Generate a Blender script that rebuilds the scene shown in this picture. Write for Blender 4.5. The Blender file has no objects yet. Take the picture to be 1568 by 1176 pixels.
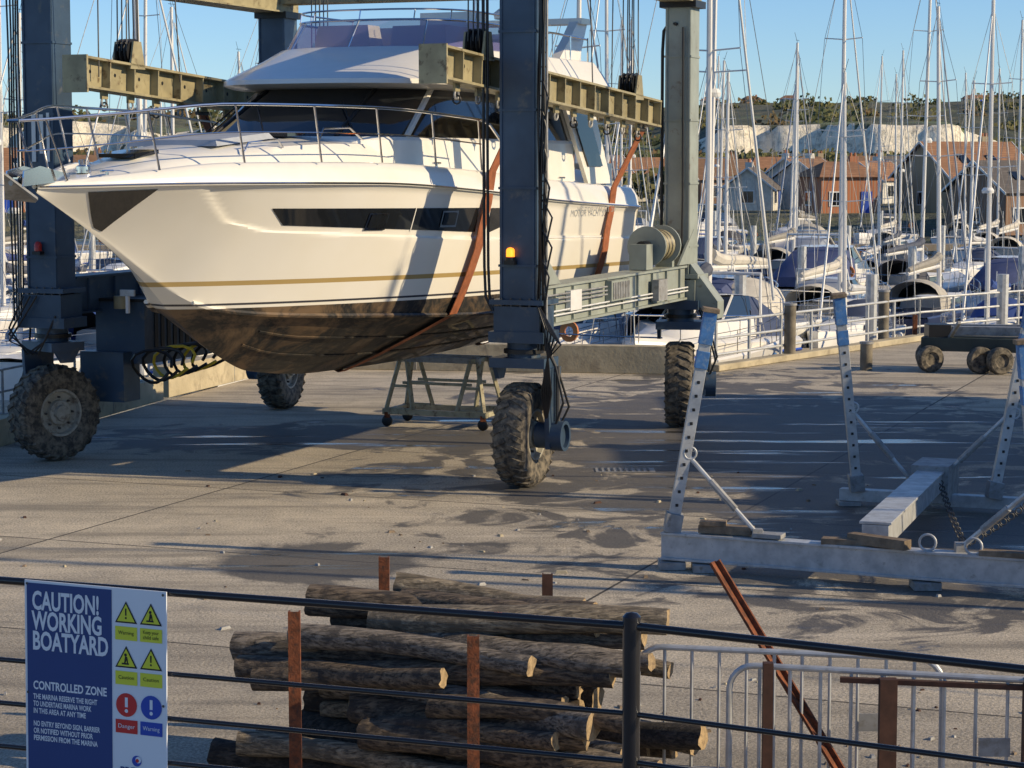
import bpy, math, random
from mathutils import Vector, Matrix, noise
random.seed(7)
R=random.random
def U(a,b): return a+(b-a)*random.random()
scene=bpy.context.scene
# ---------------------------------------------------------------- materials
class NT:
    def __init__(s,name):
        s.m=bpy.data.materials.new(name); s.m.use_nodes=True
        s.t=s.m.node_tree; s.b=s.t.nodes['Principled BSDF']
    def n(s,t,**k):
        nd=s.t.nodes.new(t)
        for a,v in k.items(): setattr(nd,a,v)
        return nd
    def l(s,a,b): s.t.links.new(a,b)
    def math(s,op,a,b=None,clamp=False):
        nd=s.n('ShaderNodeMath',operation=op,use_clamp=clamp)
        for i,x in enumerate((a,b)):
            if x is None: continue
            if isinstance(x,(int,float)): nd.inputs[i].default_value=x
            else: s.l(x,nd.inputs[i])
        return nd.outputs[0]
    def mix(s,f,a,b,bt='MIX'):
        nd=s.n('ShaderNodeMix',data_type='RGBA',blend_type=bt)
        for i,x in ((0,f),(6,a),(7,b)):
            if isinstance(x,(int,float)): nd.inputs[i].default_value=x
            elif isinstance(x,tuple): nd.inputs[i].default_value=(x+(1,))[:4]
            else: s.l(x,nd.inputs[i])
        return nd.outputs[2]
    def noise(s,scale,detail=4,rough=.55,vec=None,dist=0):
        nd=s.n('ShaderNodeTexNoise'); nd.inputs['Scale'].default_value=scale
        nd.inputs['Detail'].default_value=detail; nd.inputs['Roughness'].default_value=rough
        nd.inputs['Distortion'].default_value=dist
        if vec is None: vec=s.obj()
        s.l(vec,nd.inputs['Vector']); return nd.outputs[0]
    def obj(s):
        if not hasattr(s,'tc'): s.tc=s.n('ShaderNodeTexCoord')
        return s.tc.outputs['Object']
    def ramp(s,f,a,b,ca=(0,0,0),cb=(1,1,1)):
        nd=s.n('ShaderNodeValToRGB'); e=nd.color_ramp.elements
        e[0].position=a;e[1].position=b;e[0].color=ca+(1,);e[1].color=cb+(1,)
        s.l(f,nd.inputs[0]); return nd.outputs[0]
    def bump(s,h,st,d=.02):
        nd=s.n('ShaderNodeBump'); nd.inputs['Strength'].default_value=st; nd.inputs['Distance'].default_value=d
        s.l(h,nd.inputs['Height']); s.l(nd.outputs[0],s.b.inputs['Normal'])
def M(name,col,rough=.5,metal=0,var=.25,scale=3.,bump=0,bscale=20,dirt=None,dth=(.5,.7),coat=0,spec=None):
    k=NT(name); b=k.b
    b.inputs['Roughness'].default_value=rough; b.inputs['Metallic'].default_value=metal
    if coat: b.inputs['Coat Weight'].default_value=coat
    if spec is not None: b.inputs['Specular IOR Level'].default_value=spec
    nz=k.noise(scale,3,.6)
    c2=tuple(x*(1-var) for x in col)
    out=k.mix(k.ramp(nz,.35,.68),tuple(col),c2)
    if dirt:
        out=k.mix(k.ramp(k.noise(scale*2.3,4,.65,dist=.3),*dth),out,tuple(dirt))
        k.l(k.math('ADD',k.math('MULTIPLY',nz,.3),rough-.1),b.inputs['Roughness'])
    k.l(out,b.inputs['Base Color'])
    if bump: k.bump(k.noise(bscale,3,.6),bump)
    return k.m
m_blue=M('hoist_blue_paint',(.045,.082,.135),.38,var=.35,scale=1.5,dirt=(.13,.13,.12),dth=(.58,.76))
m_grey=M('hoist_grey_paint',(.33,.36,.31),.45,var=.25,scale=2,dirt=(.18,.14,.10),dth=(.62,.75))
m_yel=M('hoist_khaki_paint',(.38,.33,.19),.5,var=.35,scale=2.5,dirt=(.12,.08,.04),dth=(.56,.7))
m_blk=M('black_rubber_hose',(.012,.012,.013),.45,var=.2)
m_steel=M('wire_rope_steel',(.10,.10,.10),.5,.6)
m_galv=M('galvanised_steel',(.57,.58,.57),.42,.3,var=.3,scale=6,dirt=(.26,.25,.22),dth=(.6,.8))
m_galvd=M('weathered_galvanised',(.37,.37,.36),.55,.2,var=.35,scale=5,dirt=(.18,.16,.13),dth=(.52,.75))
m_alu=M('anodised_mast',(.74,.72,.67),.4,.0,var=.12,scale=1)
m_chrome=M('stainless_steel',(.7,.7,.7),.14,1,var=.05)
m_rust=M('rusty_steel',(.26,.08,.03),.8,.1,var=.5,scale=9,bump=.3,bscale=60,dirt=(.08,.035,.02),dth=(.45,.65))
m_rustd=M('dark_rusty_steel',(.08,.035,.022),.8,.1,var=.5,scale=9)
m_tyre=M('tyre_rubber',(.05,.046,.04),.8,var=.3,scale=4,dirt=(.20,.17,.125),dth=(.40,.62),bump=.2,bscale=30)
m_rim=M('wheel_rim_paint',(.42,.40,.33),.5,var=.3,scale=4,dirt=(.14,.11,.08),dth=(.5,.7))
m_sling=M('lifting_sling_webbing',(.36,.115,.045),.8,var=.4,scale=8,bump=.2,bscale=90)
m_gel=M('white_gelcoat',(.80,.77,.695),.28,var=.05,coat=.3)
m_deck=M('nonslip_deck',(.66,.64,.58),.6,var=.08,scale=2)
m_glass_bowrefl=M('glazing_and_bow_reflection',(.012,.014,.017),.05,var=.1,spec=.8)
m_cush=M('grey_sunpad_fabric',(.38,.41,.46),.8,var=.2)
m_redl=M('red_lens',(.5,.03,.02),.3)
m_wht=M('white_paint',(.75,.75,.72),.45,var=.1)
m_yellow=M('yellow_hose',(.65,.5,.04),.5)
m_cream=M('cream_stand_paint',(.46,.42,.28),.55,var=.35,scale=5,dirt=(.15,.10,.06),dth=(.55,.7))
m_bluepad=M('blue_pad',(.07,.22,.5),.6,var=.35,scale=8,dirt=(.2,.3,.42),dth=(.5,.7))
m_wood=M('weathered_timber',(.27,.20,.13),.8,var=.5,scale=6,bump=.4,bscale=25)
m_post=M('mooring_timber',(.22,.19,.14),.85,var=.5,scale=3,bump=.4,bscale=25)
m_conc=M('quay_concrete',(.50,.43,.29),.85,var=.3,scale=1.2,bump=.4,bscale=14,dirt=(.24,.20,.14),dth=(.52,.75))
m_fblk=M('black_rail_paint',(.012,.012,.015),.25,var=.3,scale=8,coat=.3)
m_navy=M('sign_navy',(.02,.055,.20),.4,var=.06)
m_swht=M('sign_white',(.76,.78,.82),.4,var=.05)
m_syel=M('sign_yellow',(.72,.72,.05),.4,var=.05)
m_sred=M('sign_red',(.6,.03,.03),.4,var=.05)
m_sblu=M('sign_blue',(.02,.07,.42),.4,var=.05)
m_sblk=M('sign_black',(.01,.01,.01),.4,var=.05)
k=NT('amber_beacon'); k.b.inputs['Base Color'].default_value=(1,.3,.02,1)
k.b.inputs['Emission Color'].default_value=(1,.22,.015,1); k.b.inputs['Emission Strength'].default_value=3; m_amber=k.m
k=NT('tinted_acrylic'); k.b.inputs['Base Color'].default_value=(.17,.16,.36,1); k.b.inputs['Roughness'].default_value=.05
k.b.inputs['Alpha'].default_value=.62; m_tint=k.m
# hull gelcoat with antifouling + stripe
k=NT('hull_gelcoat')
sep=k.n('ShaderNodeSeparateXYZ'); k.l(k.obj(),sep.inputs[0])
zz=k.math('ADD',sep.outputs[2],k.math('MULTIPLY',k.math('SUBTRACT',sep.outputs[1],27.),.018))
under=k.math('LESS_THAN',zz,2.76)
s1=k.math('MULTIPLY',k.math('GREATER_THAN',zz,3.07),k.math('LESS_THAN',zz,3.135))
s2=k.math('MULTIPLY',k.math('GREATER_THAN',zz,2.80),k.math('LESS_THAN',zz,2.83))
fwd_lit=k.math('MULTIPLY',k.math('SUBTRACT',31.2,sep.outputs[1]),.30,True)  # sunlit brown forward and shaded black aft painted into the antifouling
afn=k.math('ADD',k.noise(1.3,5,.7,dist=.6),k.math('MULTIPLY',fwd_lit,.14))
af=k.mix(k.ramp(afn,.50,.64),(.012,.012,.012),(.15,.095,.05))
af=k.mix(k.math('MULTIPLY',k.ramp(k.noise(9,4,.7),.5,.75),.5),af,(.15,.11,.065))
gel=k.mix(k.ramp(k.noise(.8,3),.4,.7),(.80,.765,.68),(.77,.73,.63))
c=k.mix(s1,gel,(.42,.30,.12)); c=k.mix(s2,c,(.05,.05,.06)); c=k.mix(under,c,af)
k.l(c,k.b.inputs['Base Color'])
k.l(k.math('ADD',k.math('MULTIPLY',under,.5),.2),k.b.inputs['Roughness'])
k.b.inputs['Coat Weight'].default_value=.2
m_hull=k.m
# wood logs
def barkm(nm,c1,c2,c3):
    k=NT(nm)
    mp=k.n('ShaderNodeMapping'); k.l(k.obj(),mp.inputs[0]); mp.inputs['Rotation'].default_value=(0,0,math.radians(22)); mp.inputs['Scale'].default_value=(1.3,14,14)
    g=k.noise(3,5,.7,vec=mp.outputs[0],dist=.4)
    c=k.mix(k.ramp(g,.40,.58),c1,c2); c=k.mix(k.ramp(k.noise(5,5,.7),.48,.62),c,c3)
    k.l(c,k.b.inputs['Base Color']); k.b.inputs['Roughness'].default_value=.85; k.bump(g,1.0,.04); return k.m
m_barks=[barkm('log_bark_grey',(.06,.05,.04),(.36,.30,.23),(.10,.085,.07)),barkm('log_bark_brown',(.04,.03,.022),(.25,.185,.12),(.06,.047,.038)),barkm('log_bark_dark',(.018,.016,.014),(.11,.09,.07),(.03,.028,.025)),barkm('log_bark_pale',(.10,.08,.055),(.45,.36,.24),(.16,.13,.09))]
m_logend=M('log_end_grain',(.46,.33,.18),.85,var=.5,scale=14,bump=.3,bscale=50,dirt=(.15,.11,.07),dth=(.5,.7))
# yard concrete
k=NT('yard_concrete'); ob=k.obj()
mp=k.n('ShaderNodeMapping'); k.l(ob,mp.inputs[0]); mp.inputs['Rotation'].default_value=(0,0,math.radians(21))
big=k.noise(.22,4,.62,dist=.5); mid=k.noise(1.6,5,.68,dist=.4); fine=k.noise(34,3,.8)
c=k.mix(k.ramp(big,.35,.66),(.38,.33,.25),(.57,.49,.36))
c=k.mix(k.math('MULTIPLY',k.ramp(mid,.42,.68),.75),c,(.27,.24,.19))
c=k.mix(k.math('MULTIPLY',k.ramp(fine,.48,.60),.6),c,(.72,.62,.47))
c=k.mix(k.math('MULTIPLY',k.ramp(fine,.36,.50,(1,1,1),(0,0,0)),.6),c,(.11,.10,.085))
mp2=k.n('ShaderNodeMapping'); k.l(ob,mp2.inputs[0]); mp2.inputs['Rotation'].default_value=(0,0,math.radians(21)); mp2.inputs['Scale'].default_value=(.16,1.3,1)
stk=k.noise(1.2,5,.6,vec=mp2.outputs[0])
c=k.mix(k.math('MULTIPLY',k.ramp(stk,.5,.66),.6),c,(.15,.135,.11))
c=k.mix(k.math('MULTIPLY',k.ramp(stk,.28,.42,(1,1,1),(0,0,0)),.4),c,(.70,.61,.47))
br=k.n('ShaderNodeTexBrick'); k.l(mp.outputs[0],br.inputs['Vector']); br.offset=0
br.inputs['Scale'].default_value=1; br.inputs['Brick Width'].default_value=7.5; br.inputs['Row Height'].default_value=4.6
br.inputs['Mortar Size'].default_value=.02; br.inputs['Mortar Smooth'].default_value=.3
br.inputs['Color1'].default_value=(.80,.80,.80,1); br.inputs['Color2'].default_value=(1.12,1.12,1.12,1)
c=k.mix(1.0,c,br.outputs['Color'],'MULTIPLY')
c=k.mix(k.math('MULTIPLY',br.outputs['Fac'],.75),c,(.07,.062,.05))
wno=k.math('MULTIPLY',k.math('SUBTRACT',k.noise(.8,5,.62,dist=.8),.5),2.2)
def wet(cx,cy,rx,ry,amp=1.2):
    m_=k.n('ShaderNodeMapping'); k.l(ob,m_.inputs[0]); m_.inputs['Location'].default_value=(-cx/rx,-cy/ry,0); m_.inputs['Scale'].default_value=(1/rx,1/ry,0)
    ln=k.n('ShaderNodeVectorMath',operation='LENGTH'); k.l(m_.outputs[0],ln.inputs[0])
    v=k.math('ADD',k.math('SUBTRACT',1.0,ln.outputs['Value']),k.math('MULTIPLY',wno,amp))
    return k.ramp(v,.05,.28)
w=k.math('MAXIMUM',k.math('MAXIMUM',wet(4.2,37,6.3,12,1.5),wet(-2.3,25.2,1.5,1.5,.9)),k.math('MAXIMUM',wet(-3,37,5,2.2,1.4),wet(5.2,26,4.6,5,1.6)))
c=k.mix(k.math('MULTIPLY',w,.80),c,(.05,.05,.052))
k.l(c,k.b.inputs['Base Color'])
pud=k.math('MULTIPLY',w,k.ramp(stk,.56,.63))
k.l(k.math('SUBTRACT',k.math('SUBTRACT',.92,k.math('MULTIPLY',w,.25)),k.math('MULTIPLY',pud,.55)),k.b.inputs['Roughness'])
hh=k.math('ADD',k.math('MULTIPLY',fine,.6),mid)
k.bump(k.math('MULTIPLY',hh,k.math('SUBTRACT',1.0,k.math('MULTIPLY',pud,.92))),.6,.03)
m_yard=k.m
# ---------------------------------------------------------------- mesh builder
Z=Vector((0,0,1))
def frame(d,up=Z):
    d=d.normalized()
    if abs(d.dot(up))>.98: up=Vector((0,1,0)) if abs(d.y)<.9 else Vector((1,0,0))
    x=up.cross(d).normalized(); y=d.cross(x).normalized(); return x,y
class MB:
    def __init__(s): s.v=[];s.f=[];s.fm=[];s.mats=[];s.M=Matrix.Identity(4)
    def mi(s,m):
        if m not in s.mats: s.mats.append(m)
        return s.mats.index(m)
    def add(s,vs,fs,m):
        o=len(s.v); i=s.mi(m)
        for p in vs: s.v.append(s.M@Vector(p))
        for f in fs: s.f.append([o+a for a in f]); s.fm.append(i)
    def box(s,c,d,m,rot=None,taper=1):
        c=Vector(c); x,y,z=[a/2 for a in d]; vs=[]
        for k_ in (-1,1):
            t=taper if k_==1 else 1
            for (i,j) in ((-1,-1),(1,-1),(1,1),(-1,1)):
                p=Vector((i*x*t,j*y*t,k_*z))
                if rot is not None: p=rot@p
                vs.append(c+p)
        s.add(vs,[(3,2,1,0),(4,5,6,7),(0,1,5,4),(1,2,6,5),(2,3,7,6),(3,0,4,7)],m)
    def bar(s,p0,p1,w,h,m,up=Z):
        p0=Vector(p0);p1=Vector(p1); x,y=frame(p1-p0,up); vs=[]
        for p in (p0,p1):
            for i,j in ((-1,-1),(1,-1),(1,1),(-1,1)): vs.append(p+x*(i*w/2)+y*(j*h/2))
        s.add(vs,[(3,2,1,0),(4,5,6,7),(0,1,5,4),(1,2,6,5),(2,3,7,6),(3,0,4,7)],m)
    def ibeam(s,p0,p1,w,h,m,t=.03,stiff=0):
        p0=Vector(p0);p1=Vector(p1);x,y=frame(p1-p0)
        s.bar(p0+y*(h/2-t/2),p1+y*(h/2-t/2),w,t,m); s.bar(p0-y*(h/2-t/2),p1-y*(h/2-t/2),w,t,m)
        s.bar(p0,p1,t,h-2*t,m)
        if stiff:
            L=(p1-p0).length; n=int(L/stiff); d=(p1-p0)/n
            for i in range(n+1):
                q=p0+d*i; e=d.normalized()*.012
                s.bar(q-e,q+e,w*.92,h-2.1*t,m)
    def tube(s,p0,p1,r,m,n=8,r2=None): s.path([p0,p1],r,m,n,r2)
    def path(s,pts,r,m,n=6,r2=None,cap=True,closed=False):
        pts=[Vector(p) for p in pts]; N=len(pts); vs=[];fs=[]
        x,y=frame(pts[1]-pts[0])
        for i,p in enumerate(pts):
            if closed: d=pts[(i+1)%N]-pts[i-1]
            else: d=pts[min(i+1,N-1)]-pts[max(i-1,0)]
            d.normalize(); x=(x-d*x.dot(d)); 
            if x.length<1e-4: x=frame(d)[0]
            x.normalize(); y=d.cross(x)
            rr=r if r2 is None else r+(r2-r)*i/(N-1)
            for j in range(n):
                a=2*math.pi*j/n; vs.append(p+x*(rr*math.cos(a))+y*(rr*math.sin(a)))
        for i in range(N if closed else N-1):
            i2=(i+1)%N
            for j in range(n): fs.append((i*n+j,i*n+(j+1)%n,i2*n+(j+1)%n,i2*n+j))
        if cap and not closed: fs.append(tuple(range(n-1,-1,-1))); fs.append(tuple((N-1)*n+j for j in range(n)))
        s.add(vs,fs,m)
    def torus(s,c,ax,Rr,r,m,n=16,k_=6):
        c=Vector(c); x,y=frame(Vector(ax))
        s.path([c+x*(Rr*math.cos(2*math.pi*i/n))+y*(Rr*math.sin(2*math.pi*i/n)) for i in range(n)],r,m,k_,closed=True)
    def lathe(s,c,ax,prof,m,n=28):
        c=Vector(c);ax=Vector(ax).normalized();x,y=frame(ax);vs=[];fs=[]
        for (r,a) in prof:
            for j in range(n):
                t=2*math.pi*j/n; vs.append(c+ax*a+x*(r*math.cos(t))+y*(r*math.sin(t)))
        for i in range(len(prof)-1):
            for j in range(n): fs.append((i*n+j,i*n+(j+1)%n,(i+1)*n+(j+1)%n,(i+1)*n+j))
        s.add(vs,fs,m)
    def prism(s,poly,vec,m):
        vec=Vector(vec);n=len(poly);vs=[Vector(p) for p in poly]+[Vector(p)+vec for p in poly]
        fs=[tuple(range(n-1,-1,-1)),tuple(range(n,2*n))]+[(i,(i+1)%n,n+(i+1)%n,n+i) for i in range(n)]
        s.add(vs,fs,m)
    def loft(s,rows,m,closed=False,cap0=False,cap1=False):
        n=len(rows[0]);vs=[p for r in rows for p in r];fs=[]
        for i in range(len(rows)-1):
            for j in range(n if closed else n-1):
                fs.append((i*n+j,i*n+(j+1)%n,(i+1)*n+(j+1)%n,(i+1)*n+j))
        if cap0: fs.append(tuple(range(n)))
        if cap1: fs.append(tuple((len(rows)-1)*n+j for j in range(n)))
        s.add(vs,fs,m)
    def text(s,txt,size,mat4,m,bold=.0,align='LEFT',width=None):
        cu=bpy.data.curves.new('t','FONT'); cu.body=txt; cu.size=size; cu.offset=bold; cu.align_x=align; cu.resolution_u=3
        o=bpy.data.objects.new('t',cu); scene.collection.objects.link(o)
        bpy.context.view_layer.update()
        me=bpy.data.meshes.new_from_object(o.evaluated_get(bpy.context.evaluated_depsgraph_get()))
        sx=1
        if width and me.vertices:
            xs_=[v.co.x for v in me.vertices]; sx=width/(max(xs_)-min(xs_))
        s.add([mat4@Vector((v.co.x*sx,v.co.y,0)) for v in me.vertices],[tuple(p.vertices) for p in me.polygons],m)
        bpy.data.objects.remove(o); bpy.data.meshes.remove(me); bpy.data.curves.remove(cu)
    def mesh(s,name,ang=35,origin=(0,0,0),fixn=True):
        me=bpy.data.meshes.new(name); o=Vector(origin)
        me.from_pydata([v-o for v in s.v],[],s.f)
        for m in s.mats: me.materials.append(m)
        me.polygons.foreach_set('material_index',s.fm)
        me.polygons.foreach_set('use_smooth',[True]*len(s.f))
        me.update()
        if fixn:
            import bmesh
            bm=bmesh.new(); bm.from_mesh(me); bmesh.ops.recalc_face_normals(bm,faces=bm.faces); bm.to_mesh(me); bm.free()
        me.set_sharp_from_angle(angle=math.radians(ang))
        return me
    def finish(s,name,ang=35,origin=(0,0,0),bevel=0,fixn=True):
        me=s.mesh(name,ang,origin,fixn)
        ob=bpy.data.objects.new(name,me); scene.collection.objects.link(ob); ob.location=origin
        if bevel:
            b=ob.modifiers.new('bevel','BEVEL'); b.width=bevel; b.segments=2; b.limit_method='ANGLE'; b.angle_limit=math.radians(50)
        return ob
def pch(T,x):
    n=len(T)
    if x<=T[0][0]: return T[0][1]
    if x>=T[-1][0]: return T[-1][1]
    D=[(T[i+1][1]-T[i][1])/(T[i+1][0]-T[i][0]) for i in range(n-1)]
    def sl(i):
        if i==0: return D[0]
        if i==n-1: return D[-1]
        if D[i-1]*D[i]<=0: return 0
        return 2*D[i-1]*D[i]/(D[i-1]+D[i])
    for i in range(n-1):
        if x<=T[i+1][0]:
            h=T[i+1][0]-T[i][0];t=(x-T[i][0])/h
            return ((2*t**3-3*t*t+1)*T[i][1]+(t**3-2*t*t+t)*h*sl(i)+(-2*t**3+3*t*t)*T[i+1][1]+(t**3-t*t)*h*sl(i+1))
# ---------------------------------------------------------------- camera, light, sky
H=4.65
cam=bpy.data.cameras.new('camera'); co=bpy.data.objects.new('camera',cam); scene.collection.objects.link(co)
co.location=(0,0,H); co.rotation_euler=(math.radians(90-5.76),0,0); cam.lens=76.9; cam.sensor_width=36; cam.clip_end=6000; cam.clip_start=.3
scene.camera=co
SD=Vector((.968,-.25,0)).normalized(); EL=math.radians(24)
sv=Vector((SD.x*math.cos(EL),SD.y*math.cos(EL),math.sin(EL)))
sl=bpy.data.lights.new('sun','SUN'); sl.energy=5.0; sl.angle=math.radians(.5); sl.color=(1,.81,.53)
so=bpy.data.objects.new('sun',sl); scene.collection.objects.link(so); so.rotation_euler=sv.to_track_quat('Z','Y').to_euler(); so.location=(60,-20,40)
w=bpy.data.worlds.new('World'); scene.world=w; w.use_nodes=True
nt=w.node_tree; bg=nt.nodes['Background']; sk=nt.nodes.new('ShaderNodeTexSky'); sk.sky_type='NISHITA'; sk.sun_disc=False
sk.sun_elevation=EL; sk.sun_rotation=math.atan2(SD.x,SD.y); sk.altitude=1300; sk.air_density=1.0; sk.dust_density=.05; sk.ozone_density=3.5
mx=nt.nodes.new('ShaderNodeMix'); mx.data_type='RGBA'; mx.blend_type='MULTIPLY'; mx.inputs[0].default_value=1; mx.inputs[7].default_value=(.82,.97,1.16,1)
nt.links.new(sk.outputs[0],mx.inputs[6]); nt.links.new(mx.outputs[2],bg.inputs[0]); bg.inputs[1].default_value=.125
scene.view_settings.view_transform='Standard'; scene.view_settings.look='None'; scene.view_settings.exposure=0
# ---------------------------------------------------------------- yard, quay, water
b=MB()
poly=[(-60,-30),(120,-30),(120,157),(11,58),(4.2,48.5),(-5,50),(-6.8,43),(-8.9,34),(-12,22),(-60,15)]
n=len(poly)
b.add([(x,y,0) for x,y in poly],[tuple(range(n))],m_yard)
b.add([(x,y,0) for x,y in poly]+[(x,y,-4) for x,y in poly],[(i,(i+1)%n,n+(i+1)%n,n+i) for i in range(n)],m_conc)
b.finish('yard_ground')
k=NT('harbour_water'); k.b.inputs['Base Color'].default_value=(.02,.035,.04,1); k.b.inputs['Roughness'].default_value=.12
k.bump(k.noise(1.2,4,.6),.5,.15)
b=MB(); b.add([(-2500,10,-1.2),(2500,10,-1.2),(2500,400,-1.2),(-2500,400,-1.2)],[(0,1,2,3)],k.m); b.finish('harbour_water')
def wallrun(name,pts,h,t,mat):
    b=MB()
    for a,c in zip(pts[:-1],pts[1:]):
        a=Vector((a[0],a[1],h/2+.002)); c=Vector((c[0],c[1],h/2+.002))
        b.bar(a,c,t,h,mat)
        n_=int((c-a).length/2.4)
        for i in range(1,n_):
            q=a.lerp(c,i/n_); e=(c-a).normalized()*.012
            b.bar(q-e,q+e,t+.02,h*.98,m_galvd)
    return b.finish(name,bevel=.02)
wallrun('quay_kerb_wall',[(-9.2,33),(-7.05,43)],.45,.35,m_conc)
wallrun('quay_kerb_wall',[(-7.0,43.4),(-5.2,49.8),(4.0,48.3)],.62,.35,m_conc)
def railing(name,pts,h,rails,step,mat,r=.025):
    b=MB()
    for a,c in zip(pts[:-1],pts[1:]):
        a=Vector(a);c=Vector(c);L=(c-a).length;n_=max(1,int(L/step))
        for i in range(n_+1):
            q=a.lerp(c,i/n_); b.tube(q,q+Z*h,r*1.2,mat,8); b.box(q+Z*.01,(.14,.14,.02),mat)
        for z in rails: b.tube(a+Z*z,c+Z*z,r,mat,8)
    return b.finish(name)
railing('quay_railing',[(4.6,49.2,0),(10.8,57.9,0),(17.5,64.2,0)],1.1,(.35,.72,1.1),1.5,m_galv,.032)
railing('quay_railing',[(-8.9,35.2,.45),(-6.9,43.5,.45)],.75,(.38,.75),1.3,m_galvd,.02)
b=MB(); b.bar((4.5,48.9,.08),(11.0,57.9,.08),.35,.15,m_conc); b.bar((11.0,57.95,.08),(18,64.4,.08),.35,.15,m_conc); b.finish('quay_coping',bevel=.02)
# ---------------------------------------------------------------- terrace + black fence
b=MB()
tp=[(-30,17.8),(.4,7.32),(1.6,6.7),(30,-8)]
k=NT('terrace_paving'); k.l(k.mix(k.noise(3),(.2,.19,.17),(.12,.11,.1)),k.b.inputs['Base Color'])
vs=[(x,y,2.0) for x,y in tp]+[(30,-30,2.0),(-30,-30,2.0)]
b.add(vs,[tuple(range(6))],k.m); b.add([(x,y,2.0) for x,y in tp]+[(x,y,0) for x,y in tp],[(i,i+1,5+i,4+i) for i in range(3)],m_conc)
b.finish('retaining_wall_terrace')
b=MB()
def frun(p0,p1):
    for z,r in ((3.11,.0145),(2.81,.0095),(2.645,.0095),(2.48,.0095),(2.3,.0095),(2.12,.0095)):
        b.tube((*p0,z),(*p1,z),r,m_fblk,10)
P0=(-6.0,9.45);PC=(.40,7.2);P2=(5.0,4.7)
frun(P0,PC); frun(PC,P2)
b.tube((.40,7.2,2.0),(.40,7.2,3.135),.03,m_fblk,16); b.lathe((.40,7.2,3.13),(0,0,1),[(.031,0),(.031,.012),(.02,.024),(.0,.028)],m_fblk,16)
for q in ((-6,9.45),(5,4.7)): b.tube((*q,2),(*q,3.13),.03,m_fblk,16)
b.lathe((.40,7.2,2.0),(0,0,1),[(0,.001),(.08,.001),(.08,.02),(.03,.02)],m_fblk,16)
b.finish('black_rail_fence',ang=40)
# ---------------------------------------------------------------- sign
fd=Vector((PC[0]-P0[0],PC[1]-P0[1],0)).normalized(); fn=Vector((fd.y,-fd.x,0))
def fence_at(xw):
    t=(xw-P0[0])/(PC[0]-P0[0]); return Vector((xw,P0[1]+(PC[1]-P0[1])*t,0))
sl0=fence_at(-1.785)+fn*.03
W_=.60;Hh=.85
SM=Matrix.Translation(Vector((sl0.x,sl0.y,3.125)))@Matrix(((fd.x,0,fn.x,0),(fd.y,0,fn.y,0),(0,1,0,0),(0,0,0,1)))@Matrix.Rotation(math.radians(-.8),4,'Z')@Matrix.Diagonal((.975,1,1,1))
b=MB(); b.M=SM
b.box((W_/2,-Hh/2,-.004),(W_,Hh,.006),m_swht)
b.box((.187+.004,-Hh/2,.0003),(.362,Hh-.018,.0014),m_navy)
def T(t,x,y,sz,m=m_swht,bold=.0,al='LEFT',w=None): b.text(t,sz,Matrix.Translation((x,y,.0022)),m,bold,al,w)
for i,t in enumerate(('CAUTION!','WORKING','BOATYARD')): T(t,.033,-.105-i*.075,.096,bold=.0028,w=(.285,.30,.322)[i])
T('CONTROLLED ZONE',.035,-.405,.044,bold=.0012,w=.315)
for i,(t,ww) in enumerate((('THE MARINA RESERVE THE RIGHT',.275),('TO UNDERTAKE MARINA WORK',.25),('IN THIS AREA AT ANY TIME',.225),('',0),('NO ENTRY BEYOND SIGN, BARRIER',.285),('OR NOTIFIED WITHOUT PRIOR',.255),('PERMISSION FROM THE MARINA',.275))):
    if t: T(t,.035,-.442-i*.027+(.006 if i>3 else 0),.0275,bold=.0006,w=ww)
def quad(x0,y0,x1,y1,z,m): b.add([(x0,y0,z),(x1,y0,z),(x1,y1,z),(x0,y1,z)],[(0,1,2,3)],m)
def tri(cx,cy,r,z,m): b.add([(cx-r,cy-r*.8,z),(cx+r,cy-r*.8,z),(cx,cy+r*.95,z)],[(0,1,2)],m)
def disc(cx,cy,r,z,m,a=1): b.add([(cx+r*math.cos(i*.2618),cy+r*a*math.sin(i*.2618),z) for i in range(24)],[tuple(range(24))],m)
for r_,(y,lab) in enumerate(((-.085,('Warning','Keep your\nchild safe')),(-.25,('Caution','Caution')))):
    for c_ in (0,1):
        cx=.433+c_*.104; tri(cx,y-.005,.046,.0010,m_sblk); tri(cx,y-.0065,.037,.0018,m_syel)
        if c_==0 and r_==0 or c_==1 and r_==1: quad(cx-.003,y-.014,cx+.003,y+.012,.0026,m_sblk); disc(cx,y-.023,.004,.0026,m_sblk)
        else:
            quad(cx-.018,y-.030,cx+.012,y-.024,.0028,m_sblk); disc(cx-.002,y+.006,.0055,.0028,m_sblk)
            b.add([(cx-.008,y-.024,.0028),(cx-.002,y-.024,.0028),(cx+.006,y-.002,.0028),(cx-.004,y+.001,.0028)],[(0,1,2,3)],m_sblk); b.add([(cx+.004,y-.024,.003),(cx+.009,y-.024,.003),(cx+.006,y-.006,.003),(cx+.001,y-.008,.003)],[(0,1,2,3)],m_sblk)
        quad(cx-.046,y-.105,cx+.046,y-.055,.0010,m_syel)
        ls=lab[c_].split('\n')
        for i,t in enumerate(ls): T(t,cx,y-.084+(len(ls)-1)*.009-i*.019,.019,m_sblk,al='CENTER',w=.065)
for c_,m_ in ((0,m_sred),(1,m_sblu)):
    cx=.433+c_*.104; disc(cx,-.43,.044,.0010,m_); quad(cx-.006,-.438,cx+.006,-.402,.0018,m_swht); disc(cx,-.452,.007,.0018,m_swht)
    quad(cx-.046,-.535,cx+.046,-.485,.0010,m_); T('Warning' if c_ else 'Danger',cx,-.516,.022,m_swht,al='CENTER',w=.07)
disc(.475,-.635,.02,.001,m_sblu); disc(.482,-.63,.012,.0018,m_swht); disc(.478,-.633,.007,.0024,m_sred)
T('PREMIER',.48,-.69,.042,m_navy,.001,'CENTER',.15); T('MARINAS',.48,-.72,.022,m_navy,0,'CENTER',.13)
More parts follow.
